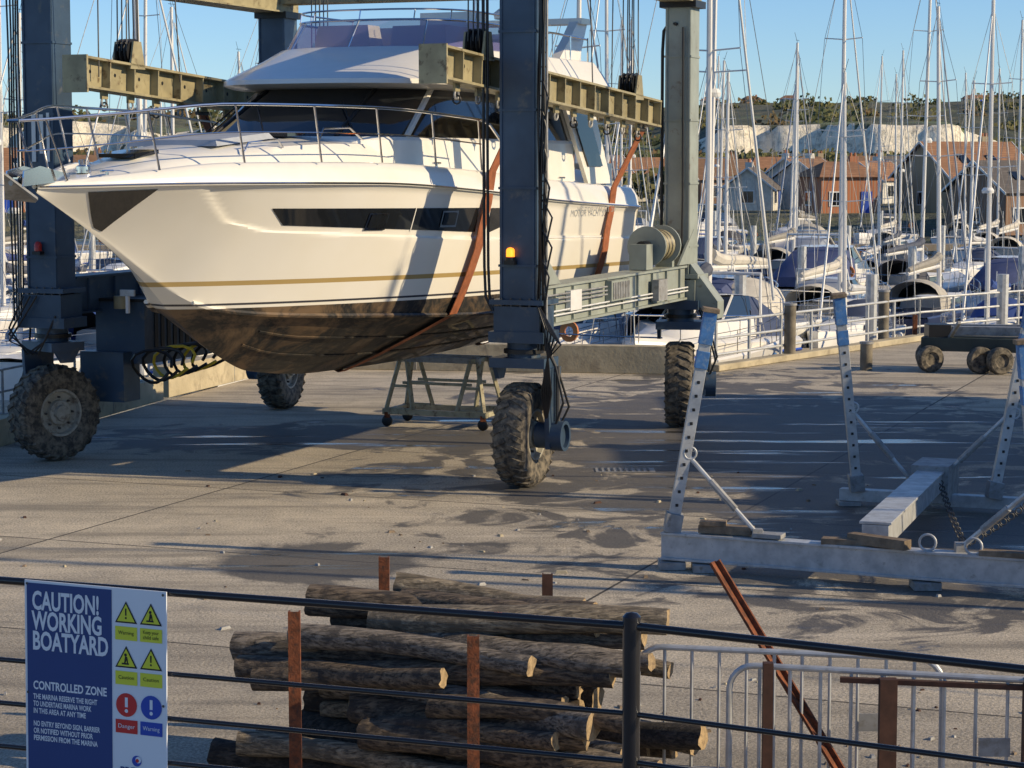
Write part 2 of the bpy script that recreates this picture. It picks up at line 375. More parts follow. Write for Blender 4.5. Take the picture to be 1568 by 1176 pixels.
for x in (.012,W_-.012):
    for y in (-.012,-.42,-Hh+.012): disc(x,y,.005,.0026,m_steel)
b.finish('boatyard_warning_sign',fixn=False)
# ---------------------------------------------------------------- travel hoist
HM=Matrix.Translation((-7.2,34.2,0))@Matrix.Rotation(math.atan2(-.36,.933),4,'Z')
BM=Matrix.Translation((-5.7,26.3,0))@Matrix(((.399,.917,0,0),(.917,-.399,0,0),(0,0,1,0),(0,0,0,1)))   # (s,h,z)
HW,HL=7.9,7.8
b=MB(); b.M=HM
def wheel(c,a,side):
    ax=Vector((math.cos(a),math.sin(a),0)); fw=Vector((-ax.y,ax.x,0)); c=Vector(c); w=.24
    b.lathe(c,ax,[(.36,-w*.75),(.42,-w*.95),(.60,-w*1.0),(.69,-w*.9),(.725,-w*.6),(.73,0),(.725,w*.6),(.69,w*.9),(.60,w*1.0),(.42,w*.95),(.36,w*.75)],m_tyre,40)
    for i in range(26):
        t=2*math.pi*i/26
        for sd in (-1,1):
            t2=t+(.12 if sd>0 else 0)
            def P(tt,off,r): return c+ax*off+(fw*math.cos(tt)+Z*math.sin(tt))*r
            p0=P(t2,sd*.02,.735);p1=P(t2+.10,sd*w*.72,.728);p2=P(t2+.16,sd*w*.96,.675)
            up_=(fw*math.cos(t2)+Z*math.sin(t2))
            b.bar(p0,p1,.066,.04,m_tyre,up=up_); b.bar(p1,p2,.066,.035,m_tyre,up=up_)
    for sd in (-1,1):
        b.lathe(c,ax*sd,[(.385,w*.76),(.37,w*.86),(.34,w*.84),(.32,w*.55),(.2,w*.42),(.19,w*.75),(.13,w*.8),(.12,w*1.05),(.0,w*1.08)],m_rim,28)
        for i in range(8):
            t=i*math.pi/4; q=c+(fw*math.cos(t)+Z*math.sin(t))*.245+ax*sd*w*.45
            b.tube(q,q+ax*sd*.05,.018,m_steel,6)
    top=c+Z*.98
    b.prism([top+ax*(-.42)+fw*-.3,top+ax*(.42)+fw*-.3,top+ax*.42+fw*.3,top-ax*.42+fw*.3],Z*.14,m_blue)
    s_=ax*side
    q=c+s_*.40
    b.prism([q+fw*-.28+Z*.98,q+fw*.28+Z*.98,q+fw*.2-Z*.18,q-fw*.2-Z*.18],s_*.07,m_blue)
    b.prism([c-s_*.34+fw*-.22+Z*.98,c-s_*.34+fw*.22+Z*.98,c-s_*.34+fw*.1+Z*.80,c-s_*.34-fw*.1+Z*.8],-s_*.06,m_blue)
    b.lathe(c+s_*.22,s_,[(.19,0),(.19,.22),(.22,.22),(.22,.42),(.17,.42),(.17,.36),(.0,.36)],m_blue,20)
    b.tube(c+s_*.52+Z*.2,c+s_*.52+Z*1.0,.035,m_steel,8)
    b.path([c+s_*.5+Z*.1+fw*.1,c+s_*.62+Z*.4+fw*.2,c+s_*.5+Z*.9+fw*.1,c+s_*.3+Z*1.4],.018,m_blk,6)
    b.path([c+s_*.5+Z*.1-fw*.1,c+s_*.66+Z*.5-fw*.15,c+s_*.52+Z*1.0-fw*.1,c+s_*.3+Z*1.5-fw*.2],.018,m_blk,6)
    b.tube(top+Z*.14,top+Z*.36,.24,m_blue,20); b.tube(top+Z*.20,top+Z*.26,.29,m_blk,20)
legs=[((0,0),-.42,-1),((HW,0),0,1),((0,HL),.1,-1),((HW,HL),.25,1)]
for i,((u,v),a,sd) in enumerate(legs):
    wheel((u,v,.76),a,sd)
    mc=m_blue if i<3 else m_grey
    b.box((u,v,2.18),(.84,.66,.16),m_blue); b.box((u,v,2.42),(.70,.6,.40),mc); b.box((u,v,2.68),(.82,.66,.07),mc)
    topz=7.45
    b.box((u,v,(2.7+topz)/2),(.54 if i!=3 else .46,.52,topz-2.7),mc)
    for z in (3.2,4.3,5.4,6.5): b.box((u,v-.005,z),(.57 if i!=3 else .49,.55,.035),mc)
    for e in (-1,1): b.box((u+e*(.245 if i!=3 else .205),v-.268,(2.7+topz)/2),(.035,.02,topz-2.75),mc)
    b.box((u,v,topz-.05),(.66,.62,.12),m_blk)
for i in range(6):
    for (u,v) in ((0,0),(HW,0)):
        b.tube((u-.36+i*.14,v-.30,2.74),(u-.36+i*.14,v-.30,2.62),.018,m_steel,6)
for u,mc in ((0,m_blue),(HW,m_grey)):
    b.box((u,HL/2,2.58),(.36,HL-.7,.52),mc)
    b.box((u,HL/2,2.86),(.46,HL-.72,.035),mc); b.box((u,HL/2,2.30),(.46,HL-.72,.035),mc)
    for j in range(9): b.box((u,.75+j*.79,2.58),(.44,.025,.50),mc)
    b.box((u,HL/2,7.72),(.42,HL+.9,.5),m_yel); b.box((u,HL/2,7.455),(.56,HL+1.0,.03),m_yel)
b.box((HW/2,HL,7.95),(HW+.5,.5,.7),m_yel)
for v in (HL-.9,.9):
    sg=-1 if v>HL/2 else 1
    b.prism([(HW+.24,HL if sg<0 else 0,3.5),(HW+.24,v,2.9),(HW+.24,HL if sg<0 else 0,2.9)],(-.04,0,0),m_grey)
b.prism([(HW+.25,HL-.25,2.9),(HW+.75,HL-.25,2.25),(HW+.75,HL-.25,1.95),(HW+.25,HL-.25,2.25)],(0,.4,0),m_grey)
b.lathe((HW,HL-2.0,3.26),(0,1,0),[(0,0),(.34,0),(.34,.05),(.22,.05)],m_grey,24)
for j in range(12): b.torus((HW,HL-1.9+j*.062,3.26),(0,1,0),.235,.034,m_blk if j%3==0 else m_yel,20,6)
b.lathe((HW,HL-1.15,3.26),(0,1,0),[(.22,0),(.34,0),(.34,.05),(0,.05)],m_grey,24)
b.tube((HW,HL-2.3,3.26),(HW,HL-1.0,3.26),.1,m_blk,12); b.box((HW,HL-2.3,3.1),(.3,.35,.42),m_grey); b.box((HW,HL-.95,3.08),(.3,.12,.42),m_grey)
b.box((HW+.24,3.6,2.66),(.1,1.0,.32),m_grey)
for j in range(10): b.box((HW+.295,3.2+j*.085,2.66),(.015,.05,.26),m_galvd)
for z in (2.74,2.68,2.62,2.5,2.44): b.tube((HW+.25,.3,z),(HW+.25,3.0 if z>2.55 else HL-.4,z),.014,m_wht if z<2.6 else m_galvd,6)
b.box((HW+.23,1.5,2.62),(.08,.5,.3),m_wht); b.box((HW+.3,5.6,2.55),(.12,.5,.35),m_galvd)
for dx in (.31,.42): b.box((HW+dx,-.2,4.9),(.02,.05,5.2),m_galvd)
for j in range(26): b.box((HW+.365,-.2,2.6+j*.2),(.1,.03,.02),m_galvd)
for j in range(6):
    pts=[(HW+.32+.02*j+.018*math.sin(z*2+j),-.25-.02*(j%2),z) for z in [2.0+.4*q for q in range(15)]]
    b.path(pts,.014,m_blk,5)
for j in range(7):
    z0=2.8+j*.42
    b.path([(HW+.38,-.27,z0+.5),(HW+.50+.05*math.sin(j),-.32,z0+.25),(HW+.40,-.27,z0-.3),(HW+.45,-.3,z0-.8)],.014,m_blk,6)
for j in range(6): b.path([(HW+.3,-.3,2.7),(HW+.45+.05*j,-.38,2.35-.05*j),(HW+.5,-.36,1.9),(HW+.38+.03*j,-.3,1.4),(HW+.42,-.2,.95)],.015,m_blk,6)
for dx in (-.44,-.50): b.path([(HW+dx,-.3,7.4),(HW+dx,-.3,5),(HW+dx+.01,-.3,3.2),(HW+dx+.03,-.3,2.75),(HW-.36,-.3,2.55)],.022,m_blk,8)
for j in range(5): b.path([(-.34-.05*j+.012*math.sin(z*1.7+j),-.25,z) for z in [2.2+.5*q for q in range(12)]],.016,m_blk,5)
for j in range(3): b.path([(-.3+.12*j,-.34,2.6),(-.5,-.45,2.1-.1*j),(-.2+.1*j,-.42,1.7),(.1,-.4,1.9),(.25,-.3,2.3)],.018,m_blk,6)
b.box((-.09,-.275,5.05),(.07,.012,.75),m_wht); b.box((.05,-.275,5.1),(.07,.012,.6),m_wht); b.box((.17,-.275,5.05),(.05,.012,.75),m_wht)
b.tube((HW-.08,-.33,3.28),(HW-.08,-.33,3.33),.075,m_blk,12); b.lathe((HW-.08,-.33,3.33),(0,0,1),[(.06,0),(.06,.09),(.045,.12),(0,.135)],m_amber,16)
b.box((HW-.08,-.33,3.25),(.16,.12,.06),m_blk)
b.lathe((-.02,-.33,3.3),(0,0,1),[(.06,0),(.06,.1),(.04,.14),(0,.15)],m_redl,14); b.box((-.02,-.33,3.27),(.14,.12,.05),m_blk)
b.path([(HW-.33,HL-.1,3.2),(HW-.33,HL-.1,6.6),(HW-.31,HL-.1,6.95),(HW-.2,HL-.1,7.1),(HW-.02,HL-.3,7.05)],.03,m_blk,8)
b.path([(HW+.1,HL-.3,7.0),(HW+.12,HL-.32,4.0),(HW+.1,HL-.3,2.9)],.018,m_blk,8)
b.box((.55,2.2,1.95),(.9,2.2,1.0),m_blue); b.box((.55,2.2,2.47),(.96,2.26,.05),m_blk)
b.box((.35,1.1,1.25),(.8,.5,.8),m_blue); b.box((.95,3.9,2.1),(.7,.9,1.0),m_blk)
for j in range(8): b.box((1.005,1.45+j*.2,2.0),(.02,.1,.6),m_blk)
for j in range(7):
    cx=1.3+.12*j; pts=[]
    for q in range(14):
        t=q/13*math.pi*1.9; pts.append((cx+.35*math.cos(t)+.05*j*math.sin(t),.8+.12*j+.1*math.sin(2*t),1.45+.26*math.sin(t)+.03*j))
    b.path(pts,.026,m_yellow if j in (2,5) else m_blk,6)
b.tube((.7,.9,2.35),(.7,.9,2.55),.12,m_yel,12); b.box((1.0,.6,2.45),(.05,.05,.3),m_wht); b.box((1.0,.6,2.62),(.25,.05,.1),m_galv)
b.M=BM
def spreader(h,s0,z0,s1,z1,sg):
    p0=Vector((s0,h,z0));p1=Vector((s1,h,z1)); b.ibeam(p0,p1,.34,.46,m_yel,.035,.62)
    b.box(p0+Vector((-.02,0,-.03)),(.04,.42,.54),m_yel)
    L=(p1-p0); n_=12
    for i in range(1,n_):
        q=p0+L*(i/n_)-Z*.25
        b.box(q-Z*.03,(.16,.04,.12),m_yel)
        b.torus(q-Z*.13,(0,1,0),.065,.018,m_galvd,12,5)
        if i%2: b.torus(q-Z*.2,(1,0,0),.06,.014,m_blk,12,5)
    for i in range(int(L.length/.6)):
        q=p0+L*((i+.5)/int(L.length/.6)); b.tube(q+Vector((0,-.02,.03)),q+Vector((0,.02,.03)),.03,m_blk,8)
spreader(2.75,5.3,6.03,14.05,5.50,1); spreader(-2.75,4.85,5.97,13.2,5.50,-1)
def sheave(s,h,z,n_=3):
    for j in range(n_):
        hh=h+(j-(n_-1)/2)*.08
        b.lathe((s,hh-.03,z+.40),(0,1,0),[(0,0),(.19,0),(.205,.0),(.16,.03),(.205,.06),(0,.06)],m_blk,20)
        for sd in (-1,1): b.tube((s+sd*.16,hh,z+.42),(s+sd*.14,hh,7.6),.011,m_steel,5)
    for e in (-.17,.14): b.prism([(s-.2,h+e,z+.15),(s+.2,h+e,z+.15),(s+.10,h+e,z+.56),(s-.10,h+e,z+.56)],(0,.03,0),m_yel)
sheave(6.75,2.75,5.95); sheave(12.95,2.75,5.56); sheave(6.2,-2.75,5.9); sheave(12.2,-2.75,5.55)
for h,s in ((2.6,7.3),(2.9,7.6),(2.7,12.2),(2.6,11.6),(-2.6,5.2),(-2.9,6.7),(-2.6,7.4),(2.5,9.5)):
    b.tube((s,h,5.9),(s+U(-.2,.2),h,7.9),.011,m_steel,5)
zs_=[(0,4.37),(2,4.40),(5,4.38),(8,4.24),(11,4.05),(15.5,3.86)]
hs_=[(0,.02),(.5,.36),(1,.66),(2,1.15),(3,1.52),(4,1.82),(6,2.14),(8,2.28),(11,2.3),(15.5,2.15)]
zk_=[(0,4.30),(.5,4.08),(1.1,3.80),(2.22,3.17),(3.08,2.56),(4,2.05),(4.96,1.72),(7,1.53),(10,1.48),(15.5,1.6)]
zc_=[(0,4.31),(1.1,3.83),(2.2,3.24),(3.08,2.76),(4,2.62),(6,2.5),(9,2.36),(15.5,2.25)]
hc_=[(0,.01),(1.1,.03),(2.2,.10),(3.08,.42),(4,.85),(5,1.22),(7,1.7),(9,1.93),(15.5,1.95)]
pe_=[(0,1.0),(2,1.12),(4,1.1),(7,.85),(15,.7)]
cl_=[(0,9),(1.7,4.6),(2.05,4.35),(2.75,3.88),(3.4,3.74),(6,3.60),(8.4,3.50),(15.5,3.30)]
def lin(T,x):
    for i in range(len(T)-1):
        if x<=T[i+1][0]: return T[i][1]+(T[i+1][1]-T[i][1])*(x-T[i][0])/(T[i+1][0]-T[i][0])
    return T[-1][1]
def hull_h(s,z):
    zs,hs,zk,zc,hc=pch(zs_,s),pch(hs_,s),pch(zk_,s),pch(zc_,s),pch(hc_,s)
    if z<zc:
        t=max(0,(z-zk)/max(zc-zk,1e-4)); return hc*t**.92
    t=min(1,(z-zc)/max(zs-zc,1e-4)); h=hc+(hs-hc)*t**pch(pe_,s)
    q=(z-lin(cl_,s))/.035; q=max(0,min(1,q)); e=max(0,min(1,(zs-z)/.1)); h-=.04*q*q*(3-2*q)*min(1,e+.0)
    return h
for st_,sb_ in ((8.25,7.75),(13.5,12.9)):
    for sg in (1,-1):
        pts=[]; zt=5.42 if st_<10 else 5.2
        hs=pch(hs_,st_); zs=pch(zs_,st_)+.3; zc=pch(zc_,sb_); zk=pch(zk_,sb_)
        pts.append((st_+.05,sg*2.75,zt)); pts.append((st_,sg*(hs+.03),zs)); 
        for q in range(1,7):
            t=q/6; s=st_+(sb_-st_)*t; z=zs-.15-(zs-.15-zc)*t
            hh_=max(hull_h(s,z),hull_h(s,min(z+.05,pch(zs_,s)-.001))) if z<pch(zs_,s) else pch(hs_,s)
            pts.append((s,sg*(hh_+.045+.03*math.sin(t*3.1)),z))
        for q in range(1,7):
            z=zc-(zc-zk)*q/6; pts.append((sb_,sg*(hull_h(sb_,z)+.02),z-.03))
        rows=[]
        for i,p in enumerate(pts): rows.append([(p[0]-.13,p[1],p[2]),(p[0]+.13,p[1],p[2]),(p[0]+.13,p[1]-sg*.02,p[2]-.01),(p[0]-.13,p[1]-sg*.02,p[2]-.01)])
        b.loft(rows,m_sling,closed=True)
        b.tube((st_-.14,sg*2.75,zt+.02),(st_+.2,sg*2.75,zt+.02),.03,m_steel,8)
        for e in (-.1,.1): b.tube((st_+e,sg*2.75,zt),(st_+e,sg*2.75,zt+.25),.02,m_steel,6)
b.M=HM
b.finish('travel_hoist',origin=(-7.2,34.2,0),bevel=.006)
# ---------------------------------------------------------------- motor yacht
b=MB(); b.M=BM
SE=15.0
ss=[SE*(i/170)**1.0 for i in range(171)]
for sg in (1,-1):
    rows=[];
    for s in ss:
        zs,zk,zc=pch(zs_,s),pch(zk_,s),pch(zc_,s); row=[]
        for q in range(9): z=zk+(zc-zk)*q/8; row.append((s,sg*hull_h(s,z),z))
        for q in range(1,61): z=zc+(zs-zc)*q/60; row.append((s,sg*hull_h(s,z),z))
        rows.append(row)
    b.loft(rows,m_hull)
    pts=[(s,sg*(hull_h(s,pch(zc_,s))+.02),pch(zc_,s)-.01) for s in [2.9+.3*i for i in range(41)]]
    b.path(pts,.035,m_hull,6)
    for off in (.32,.62):
        pts=[]
        for s in [4.2+.4*i for i in range(26)]:
            z=pch(zk_,s)+(pch(zc_,s)-pch(zk_,s))*off; pts.append((s,sg*(hull_h(s,z)+.005),z))
        b.path(pts,.022,m_hull,4)
    b.path([(s,sg*(pch(hs_,s)+.005),pch(zs_,s)) for s in [i*.25 for i in range(61)]],.028,m_gel,6)
    b.path([(s,sg*(pch(hs_,s)+.028),pch(zs_,s)) for s in [i*.25 for i in range(61)]],.012,m_chrome,5)
s=SE; ring=[(s,hull_h(s,1.6+(pch(zs_,s)-1.6)*q/10)*(1 if q else 0),1.6+(pch(zs_,s)-1.6)*q/10) for q in range(11)]
b.add(ring+[(p[0],-p[1],p[2]) for p in reversed(ring)],[tuple(range(22))],m_gel)
b.box((15.4,0,2.75),(.9,3.7,.12),m_gel)
bb=[(0,.04),(1,.13),(2.5,.26),(7,.30),(12,.34),(15,.34)]
cc=[(0,0),(1.0,.03),(2.5,.2),(4,.33),(5.2,.40),(6,.42),(15,.42)]
for sg in (1,-1):
    rows=[]
    for s in [.0+i*.15 for i in range(101)]:
        zs,hs,B,C=pch(zs_,s),pch(hs_,s),pch(bb,s),pch(cc,s); k1=min(1,hs/1.2)
        rows.append([(s,sg*hs,zs),(s,sg*(hs-.015*k1),zs+.05),(s,sg*(hs-.05*k1),zs+B*.6),(s,sg*(hs-.12*k1),zs+B*.93),(s,sg*(hs-.17*k1),zs+B),(s,sg*(hs-.24*k1),zs+B*.98),
          (s,sg*(hs-.27*k1),zs+B*.8),(s,sg*(hs-.52*k1),zs+B*.8),(s,sg*(hs-.60*k1),zs+B*.85+C*.35),(s,sg*(hs-.72*k1)*.98,zs+B*.85+C*.75),(s,sg*(hs-.9*k1)*.8,zs+B*.85+C*.93),(s,sg*hs*.2*k1,zs+B*.85+C*1.05),(s,0,zs+B*.85+C*1.07)])
    b.loft(rows,m_gel)
def patch(sz,mat,off,n1=14,n2=4,sg=1):
    (a,b_,c_,d)=sz; rows=[]
    for i in range(n1+1):
        t=i/n1; row=[]
        for j in range(n2+1):
            q=j/n2
            s=(a[0]*(1-t)+b_[0]*t)*(1-q)+(d[0]*(1-t)+c_[0]*t)*q; z=(a[1]*(1-t)+b_[1]*t)*(1-q)+(d[1]*(1-t)+c_[1]*t)*q
            row.append((s,sg*(hull_h(s,z)+off),z))
        rows.append(row)
    b.loft(rows,mat)
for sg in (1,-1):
    patch(((3.30,4.06),(8.0,3.99),(8.0,3.63),(3.62,3.83)),m_glass_bowrefl,.012,30,4,sg)
    patch(((8.42,3.98),(9.5,3.96),(8.95,3.70),(8.42,3.60)),m_glass_bowrefl,.012,8,4,sg)
    for s0 in (5.15,6.92):
        patch(((s0,3.965),(s0+.44,3.96),(s0+.44,3.72),(s0,3.725)),m_chrome,.024,6,3,sg)
        patch(((s0+.045,3.935),(s0+.395,3.93),(s0+.395,3.75),(s0+.045,3.755)),m_glass_bowrefl,.034,6,3,sg)
    patch(((6.2,4.03),(6.22,4.03),(6.22,3.69),(6.2,3.69)),m_gel,.014,2,4,sg)
    patch(((.60,4.30),(1.42,4.33),(1.24,3.80),(1.10,3.85)),m_glass_bowrefl,.012,14,10,sg)  # bow guard: its dark reflection put in as a near-black patch
    patch(((10.5,3.5),(13.6,3.42),(13.6,3.38),(10.5,3.46)),m_gel,.03,14,2,sg)
def outl(z,fs,ss_,hw,es,p=.75):
    pts=[(es,hw*.985,z),((ss_+es)*.5,hw,z),(ss_+.4,hw,z)]
    N=18
    for i in range(N+1):
        t=math.pi/2-math.pi*i/N; c_=max(0,math.cos(t)); s__=math.sin(t)
        pts.append((ss_-(ss_-fs)*c_**.9, hw*math.copysign(abs(s__)**p,s__),z))
    pts+=[(ss_+.4,-hw,z),((ss_+es)*.5,-hw,z),(es,-hw*.985,z)]
    return pts
b.loft([outl(4.35,5.2,7.5,1.80,12.9),outl(4.98,5.35,7.5,1.76,12.9),outl(5.03,5.42,7.5,1.72,12.9)],m_gel)
g0=outl(5.03,5.44,7.5,1.71,12.85);g1=outl(5.78,7.05,8.5,1.52,12.7)
b.loft([g0,g1],m_glass_bowrefl)
def lerp3(a,c_,t): return tuple(a[i]+(c_[i]-a[i])*t for i in range(3))
for j,w_ in ((9,.03),(15,.03),(5,.05),(19,.05)):
    b.tube(lerp3(g0[j],g1[j],0),lerp3(g0[j],g1[j],1),w_,m_blk if j in (9,15) else m_gel,6)
for j in (0,1):
    b.tube(g0[j],g1[j],.06,m_gel,6); b.tube(g0[-1-j],g1[-1-j],.06,m_gel,6)
for j in (8,12,16):
    p=Vector(lerp3(g0[j],g1[j],.02)); q=Vector(lerp3(g0[min(j+2,23)],g1[min(j+2,23)],.62)); o=Vector((-.05,0,.04)); b.tube(p+o,q+o,.012,m_blk,5)
R0=[outl(5.74,7.2,8.5,1.5,14.2),outl(5.76,6.55,8.2,1.80,14.3),outl(5.81,6.38,8.15,1.90,14.4),outl(5.88,6.42,8.15,1.91,14.4),outl(6.02,6.9,8.4,1.86,14.35),outl(6.22,7.5,8.9,1.74,14.3),outl(6.40,7.95,9.2,1.62,14.2),outl(6.42,8.05,9.25,1.56,14.15),outl(6.10,8.15,9.3,1.52,14.1)]
b.loft(R0,m_gel); b.add(R0[0],[tuple(range(len(R0[0])))],m_gel); b.add(R0[-1],[tuple(range(len(R0[0])))],m_deck)
for r0,r1 in zip(R0[:-1],R0[1:]): b.add([r0[0],r1[0],r1[-1],r0[-1]],[(0,1,2,3)],m_gel)
f0=outl(6.40,8.02,9.3,1.57,11.2);f1=outl(6.84,8.4,9.5,1.46,10.9)
b.loft([f0,f1],m_tint); b.path(f1,.02,m_chrome,6)
for j in (4,8,12,16,20): b.tube(f0[j],f1[j],.014,m_chrome,6)
b.path([(p[0]+.05,p[1]*1.0,p[2]+.16) for p in f1],.016,m_chrome,6)
for j in range(0,len(f1),3): b.tube(f1[j],(f1[j][0]+.05,f1[j][1],f1[j][2]+.16),.011,m_chrome,5)
b.box((9.1,-.55,6.45),(.5,1.1,.7),m_gel,taper=.8); b.box((10.0,-.55,6.45),(.5,1.2,.7),m_gel,taper=.85)
b.box((9.4,.75,6.45),(1.0,1.0,.65),m_gel,taper=.9); b.box((9.9,.9,6.75),(.16,1.1,.55),m_gel); b.box((11.6,.9,6.4),(1.6,.9,.5),m_wht); b.box((11.6,1.35,6.7),(1.6,.14,.45),m_wht)
b.box((12.7,-.2,6.5),(.6,1.8,.65),m_wht)
for sg in (1,-1):
    b.path([(11.0,sg*1.55,6.82),(12.5,sg*1.58,6.82),(14.1,sg*1.5,6.80)],.018,m_chrome,6)
    for s in (11.6,12.4,13.2,14.0): b.tube((s,sg*1.56,6.4),(s,sg*1.56,6.82),.013,m_chrome,5)
    b.prism([(12.7,sg*1.5,6.3),(13.7,sg*1.5,6.3),(14.45,sg*1.38,7.12),(14.0,sg*1.38,7.12),(13.5,sg*1.44,6.8)],(0,-sg*.16,0),m_gel)
    b.prism([(12.3,sg*1.78,5.76),(13.6,sg*1.80,5.76),(14.3,sg*1.9,4.3),(13.2,sg*1.9,4.3)],(0,-sg*.07,0),m_gel)
    b.prism([(12.55,sg*1.795,5.6),(13.3,sg*1.805,5.6),(13.85,sg*1.885,4.6),(13.2,sg*1.88,4.6)],(0,sg*.03,0),m_glass_bowrefl)
b.box((14.2,0,7.12),(.42,2.9,.10),m_gel); b.lathe((14.2,0,7.2),(0,0,1),[(0,0),(.28,0),(.3,.1),(.2,.18),(0,.2)],m_wht,18)
b.tube((14.2,.7,7.15),(14.35,.7,8.1),.015,m_wht,6); b.tube((14.2,-.7,7.15),(14.35,-.7,9.1),.012,m_wht,6)
b.box((12.9,0,4.95),(.05,3.3,1.5),m_glass_bowrefl); b.box((14.7,0,4.35),(.3,3.4,.6),m_gel)
def topz(s): return pch(zs_,s)+pch(bb,s)*.85+pch(cc,s)*1.06
b.box((3.75,0,topz(3.7)+.02),(1.5,1.4,.08),m_cush,rot=Matrix.Rotation(-.08,3,'Y'),taper=.93)
b.box((2.0,0,topz(2.0)+.03),(.55,.55,.05),m_glass_bowrefl,rot=Matrix.Rotation(-.1,3,'Y'))
b.box((4.95,.55,topz(4.95)+.02),(.5,.5,.05),m_glass_bowrefl,rot=Matrix.Rotation(-.05,3,'Y')); b.box((4.95,-.55,topz(4.95)+.02),(.5,.5,.05),m_glass_bowrefl)
b.path([(4.4,1.45,4.95),(4.6,1.42,5.12),(5.2,1.5,5.14),(5.5,1.55,4.98)],.015,m_chrome,6)
b.path([(3.2,1.0,4.8),(3.3,1.0,4.92),(3.9,1.1,4.97),(4.0,1.12,4.86)],.015,m_chrome,6)
b.lathe((1.0,0,topz(1.0)),(0,0,1),[(.1,0),(.1,.08),(.06,.1),(.07,.16),(.0,.17)],m_chrome,14)
b.box((.05,0,4.46),(.9,.26,.05),m_chrome)
for e in (-.12,.12): b.prism([(-.45,e,4.38),(.5,e,4.44),(.5,e,4.52),(-.1,e,4.62),(-.42,e,4.56)],(0,.02,0),m_chrome)
b.lathe((-.35,-.1,4.46),(0,1,0),[(0,0),(.08,0),(.04,.1),(.08,.2),(0,.2)],m_blk,12)
b.tube((-.5,0,4.42),(.6,0,4.56),.035,m_galv,8)
b.prism([(-.62,0,4.52),(-.30,.24,4.22),(-.02,0,4.18)],(0,0,.03),m_galvd); b.prism([(-.62,0,4.52),(-.30,-.24,4.22),(-.02,0,4.18)],(0,0,.03),m_galvd)
for sg in (1,-1):
    for s in (.9,6.9,11.5):
        h=pch(hs_,s)-.2; z=pch(zs_,s)+pch(bb,s); b.tube((s-.13,sg*h,z+.05),(s+.13,sg*h,z+.05),.018,m_chrome,6); b.tube((s,sg*h,z),(s,sg*h,z+.05),.02,m_chrome,6)
def rp(s,sg,f):
    s_=max(s,0); h=pch(hs_,s_)-.05*min(1,s_); z=pch(zs_,s_)+pch(bb,s_)
    return Vector((s-.12*f-.18*f*max(0,1-s),sg*max(h+.06*f,.06),z+.74*f*(1 if s<8.2 else max(.0,(9.6-s)/1.4))))
sl_=[-.1+.3*i for i in range(33)]
for sg in (1,-1):
    b.path([rp(s,sg,1) for s in sl_],.019,m_chrome,8)
    b.path([rp(s,sg,.52) for s in sl_ if s<8.3],.011,m_chrome,6)
    for s in (.2,1.3,2.5,3.8,5.1,6.5,7.9): b.tube(rp(s+.12,sg,0),rp(s,sg,1),.016,m_chrome,8); 
b.tube(rp(-.1,1,1),rp(-.1,-1,1),.019,m_chrome,8); b.tube(rp(-.1,1,.52),rp(-.1,-1,.52),.011,m_chrome,6)
LM=BM@Matrix.Translation((11.6,2.335,3.83))@Matrix.Rotation(math.radians(.6),4,'Z')@Matrix(((1,0,0,0),(0,0,1,0),(0,1,0,0),(0,0,0,1)))
b.M=Matrix.Identity(4); b.text('MOTOR YACHT 50',.15,LM,m_galvd,.0,'LEFT',1.7); b.M=BM
b.finish('motor_yacht',ang=32,origin=(0,0,0))
# ---------------------------------------------------------------- cradle
b=MB()
A=Vector((1.75,24.95,.27));B=Vector((6.4,22.85,.27))
b.ibeam(A,B,.22,.32,m_galv,.03); b.bar(A,B,.16,.27,m_galv)
for t in (.02,.10,.60,.92):
    q=A.lerp(B,t); b.box((q.x,q.y,.05),(.3,.34,.09),m_galvd); 
def prop(p0,p1,w=.13,pad=True,br=None):
    p0=Vector(p0);p1=Vector(p1); d=(p1-p0).normalized()
    b.bar(p0,p1,w,w*.9,m_galv)
    b.bar(p0,p0+d*.22,w*1.5,w*1.6,m_galvd)
    L=(p1-p0).length; nn=int(L/.16)
    for i in range(2,nn-1):
        q=p0+d*(i*.16); b.box(q+Vector((0,-w*.46,0)),(.035,.012,.035),m_blk)
    if pad:
        b.bar(p1-d*.02,p1+d*.36,w*1.15,w*1.15,m_bluepad); b.bar(p1+d*.35,p1+d*.40,w*1.5,w*1.5,m_wood); b.bar(p1-d*.30,p1-d*.1,w*1.12,w*1.1,m_bluepad)
    if br:
        t,q=br; a=p0.lerp(p1,t); q=Vector(q); b.tube(a,q,.028,m_galv,8); b.torus(a+Vector((.05,-.05,0)),(0,1,0),.07,.014,m_galv,14,6)
        b.tube(a.lerp(q,.35),a.lerp(q,.7),.042,m_galvd,8); b.box(q,(.12,.12,.12),m_galvd)
prop((1.84,24.9,.43),(2.20,24.85,2.62),br=(.42,(2.78,24.5,.47)))
prop((4.70,29.5,.22),(4.42,29.3,2.52),br=(.5,(5.38,29.2,.40)))
prop((6.40,28.8,.22),(6.80,28.8,2.5),br=(.5,(5.72,29.1,.40)))
prop((5.66,23.1,.43),(5.46,23.1,2.4),br=(.4,(4.9,23.6,.47)))
b.bar((4.5,29.65,.15),(7.3,28.55,.15),.18,.16,m_galv)
b.box((4.6,29.6,.035),(.3,.3,.06),m_galvd); b.box((7.2,28.6,.035),(.3,.3,.06),m_galvd)
b.bar((4.05,24.1,.52),(5.72,29.3,.42),.30,.24,m_galv); b.bar((4.05,24.1,.66),(5.72,29.3,.56),.36,.03,m_galv)
b.bar((5.55,28.8,.40),(5.85,29.6,.40),.5,.5,m_galvd)
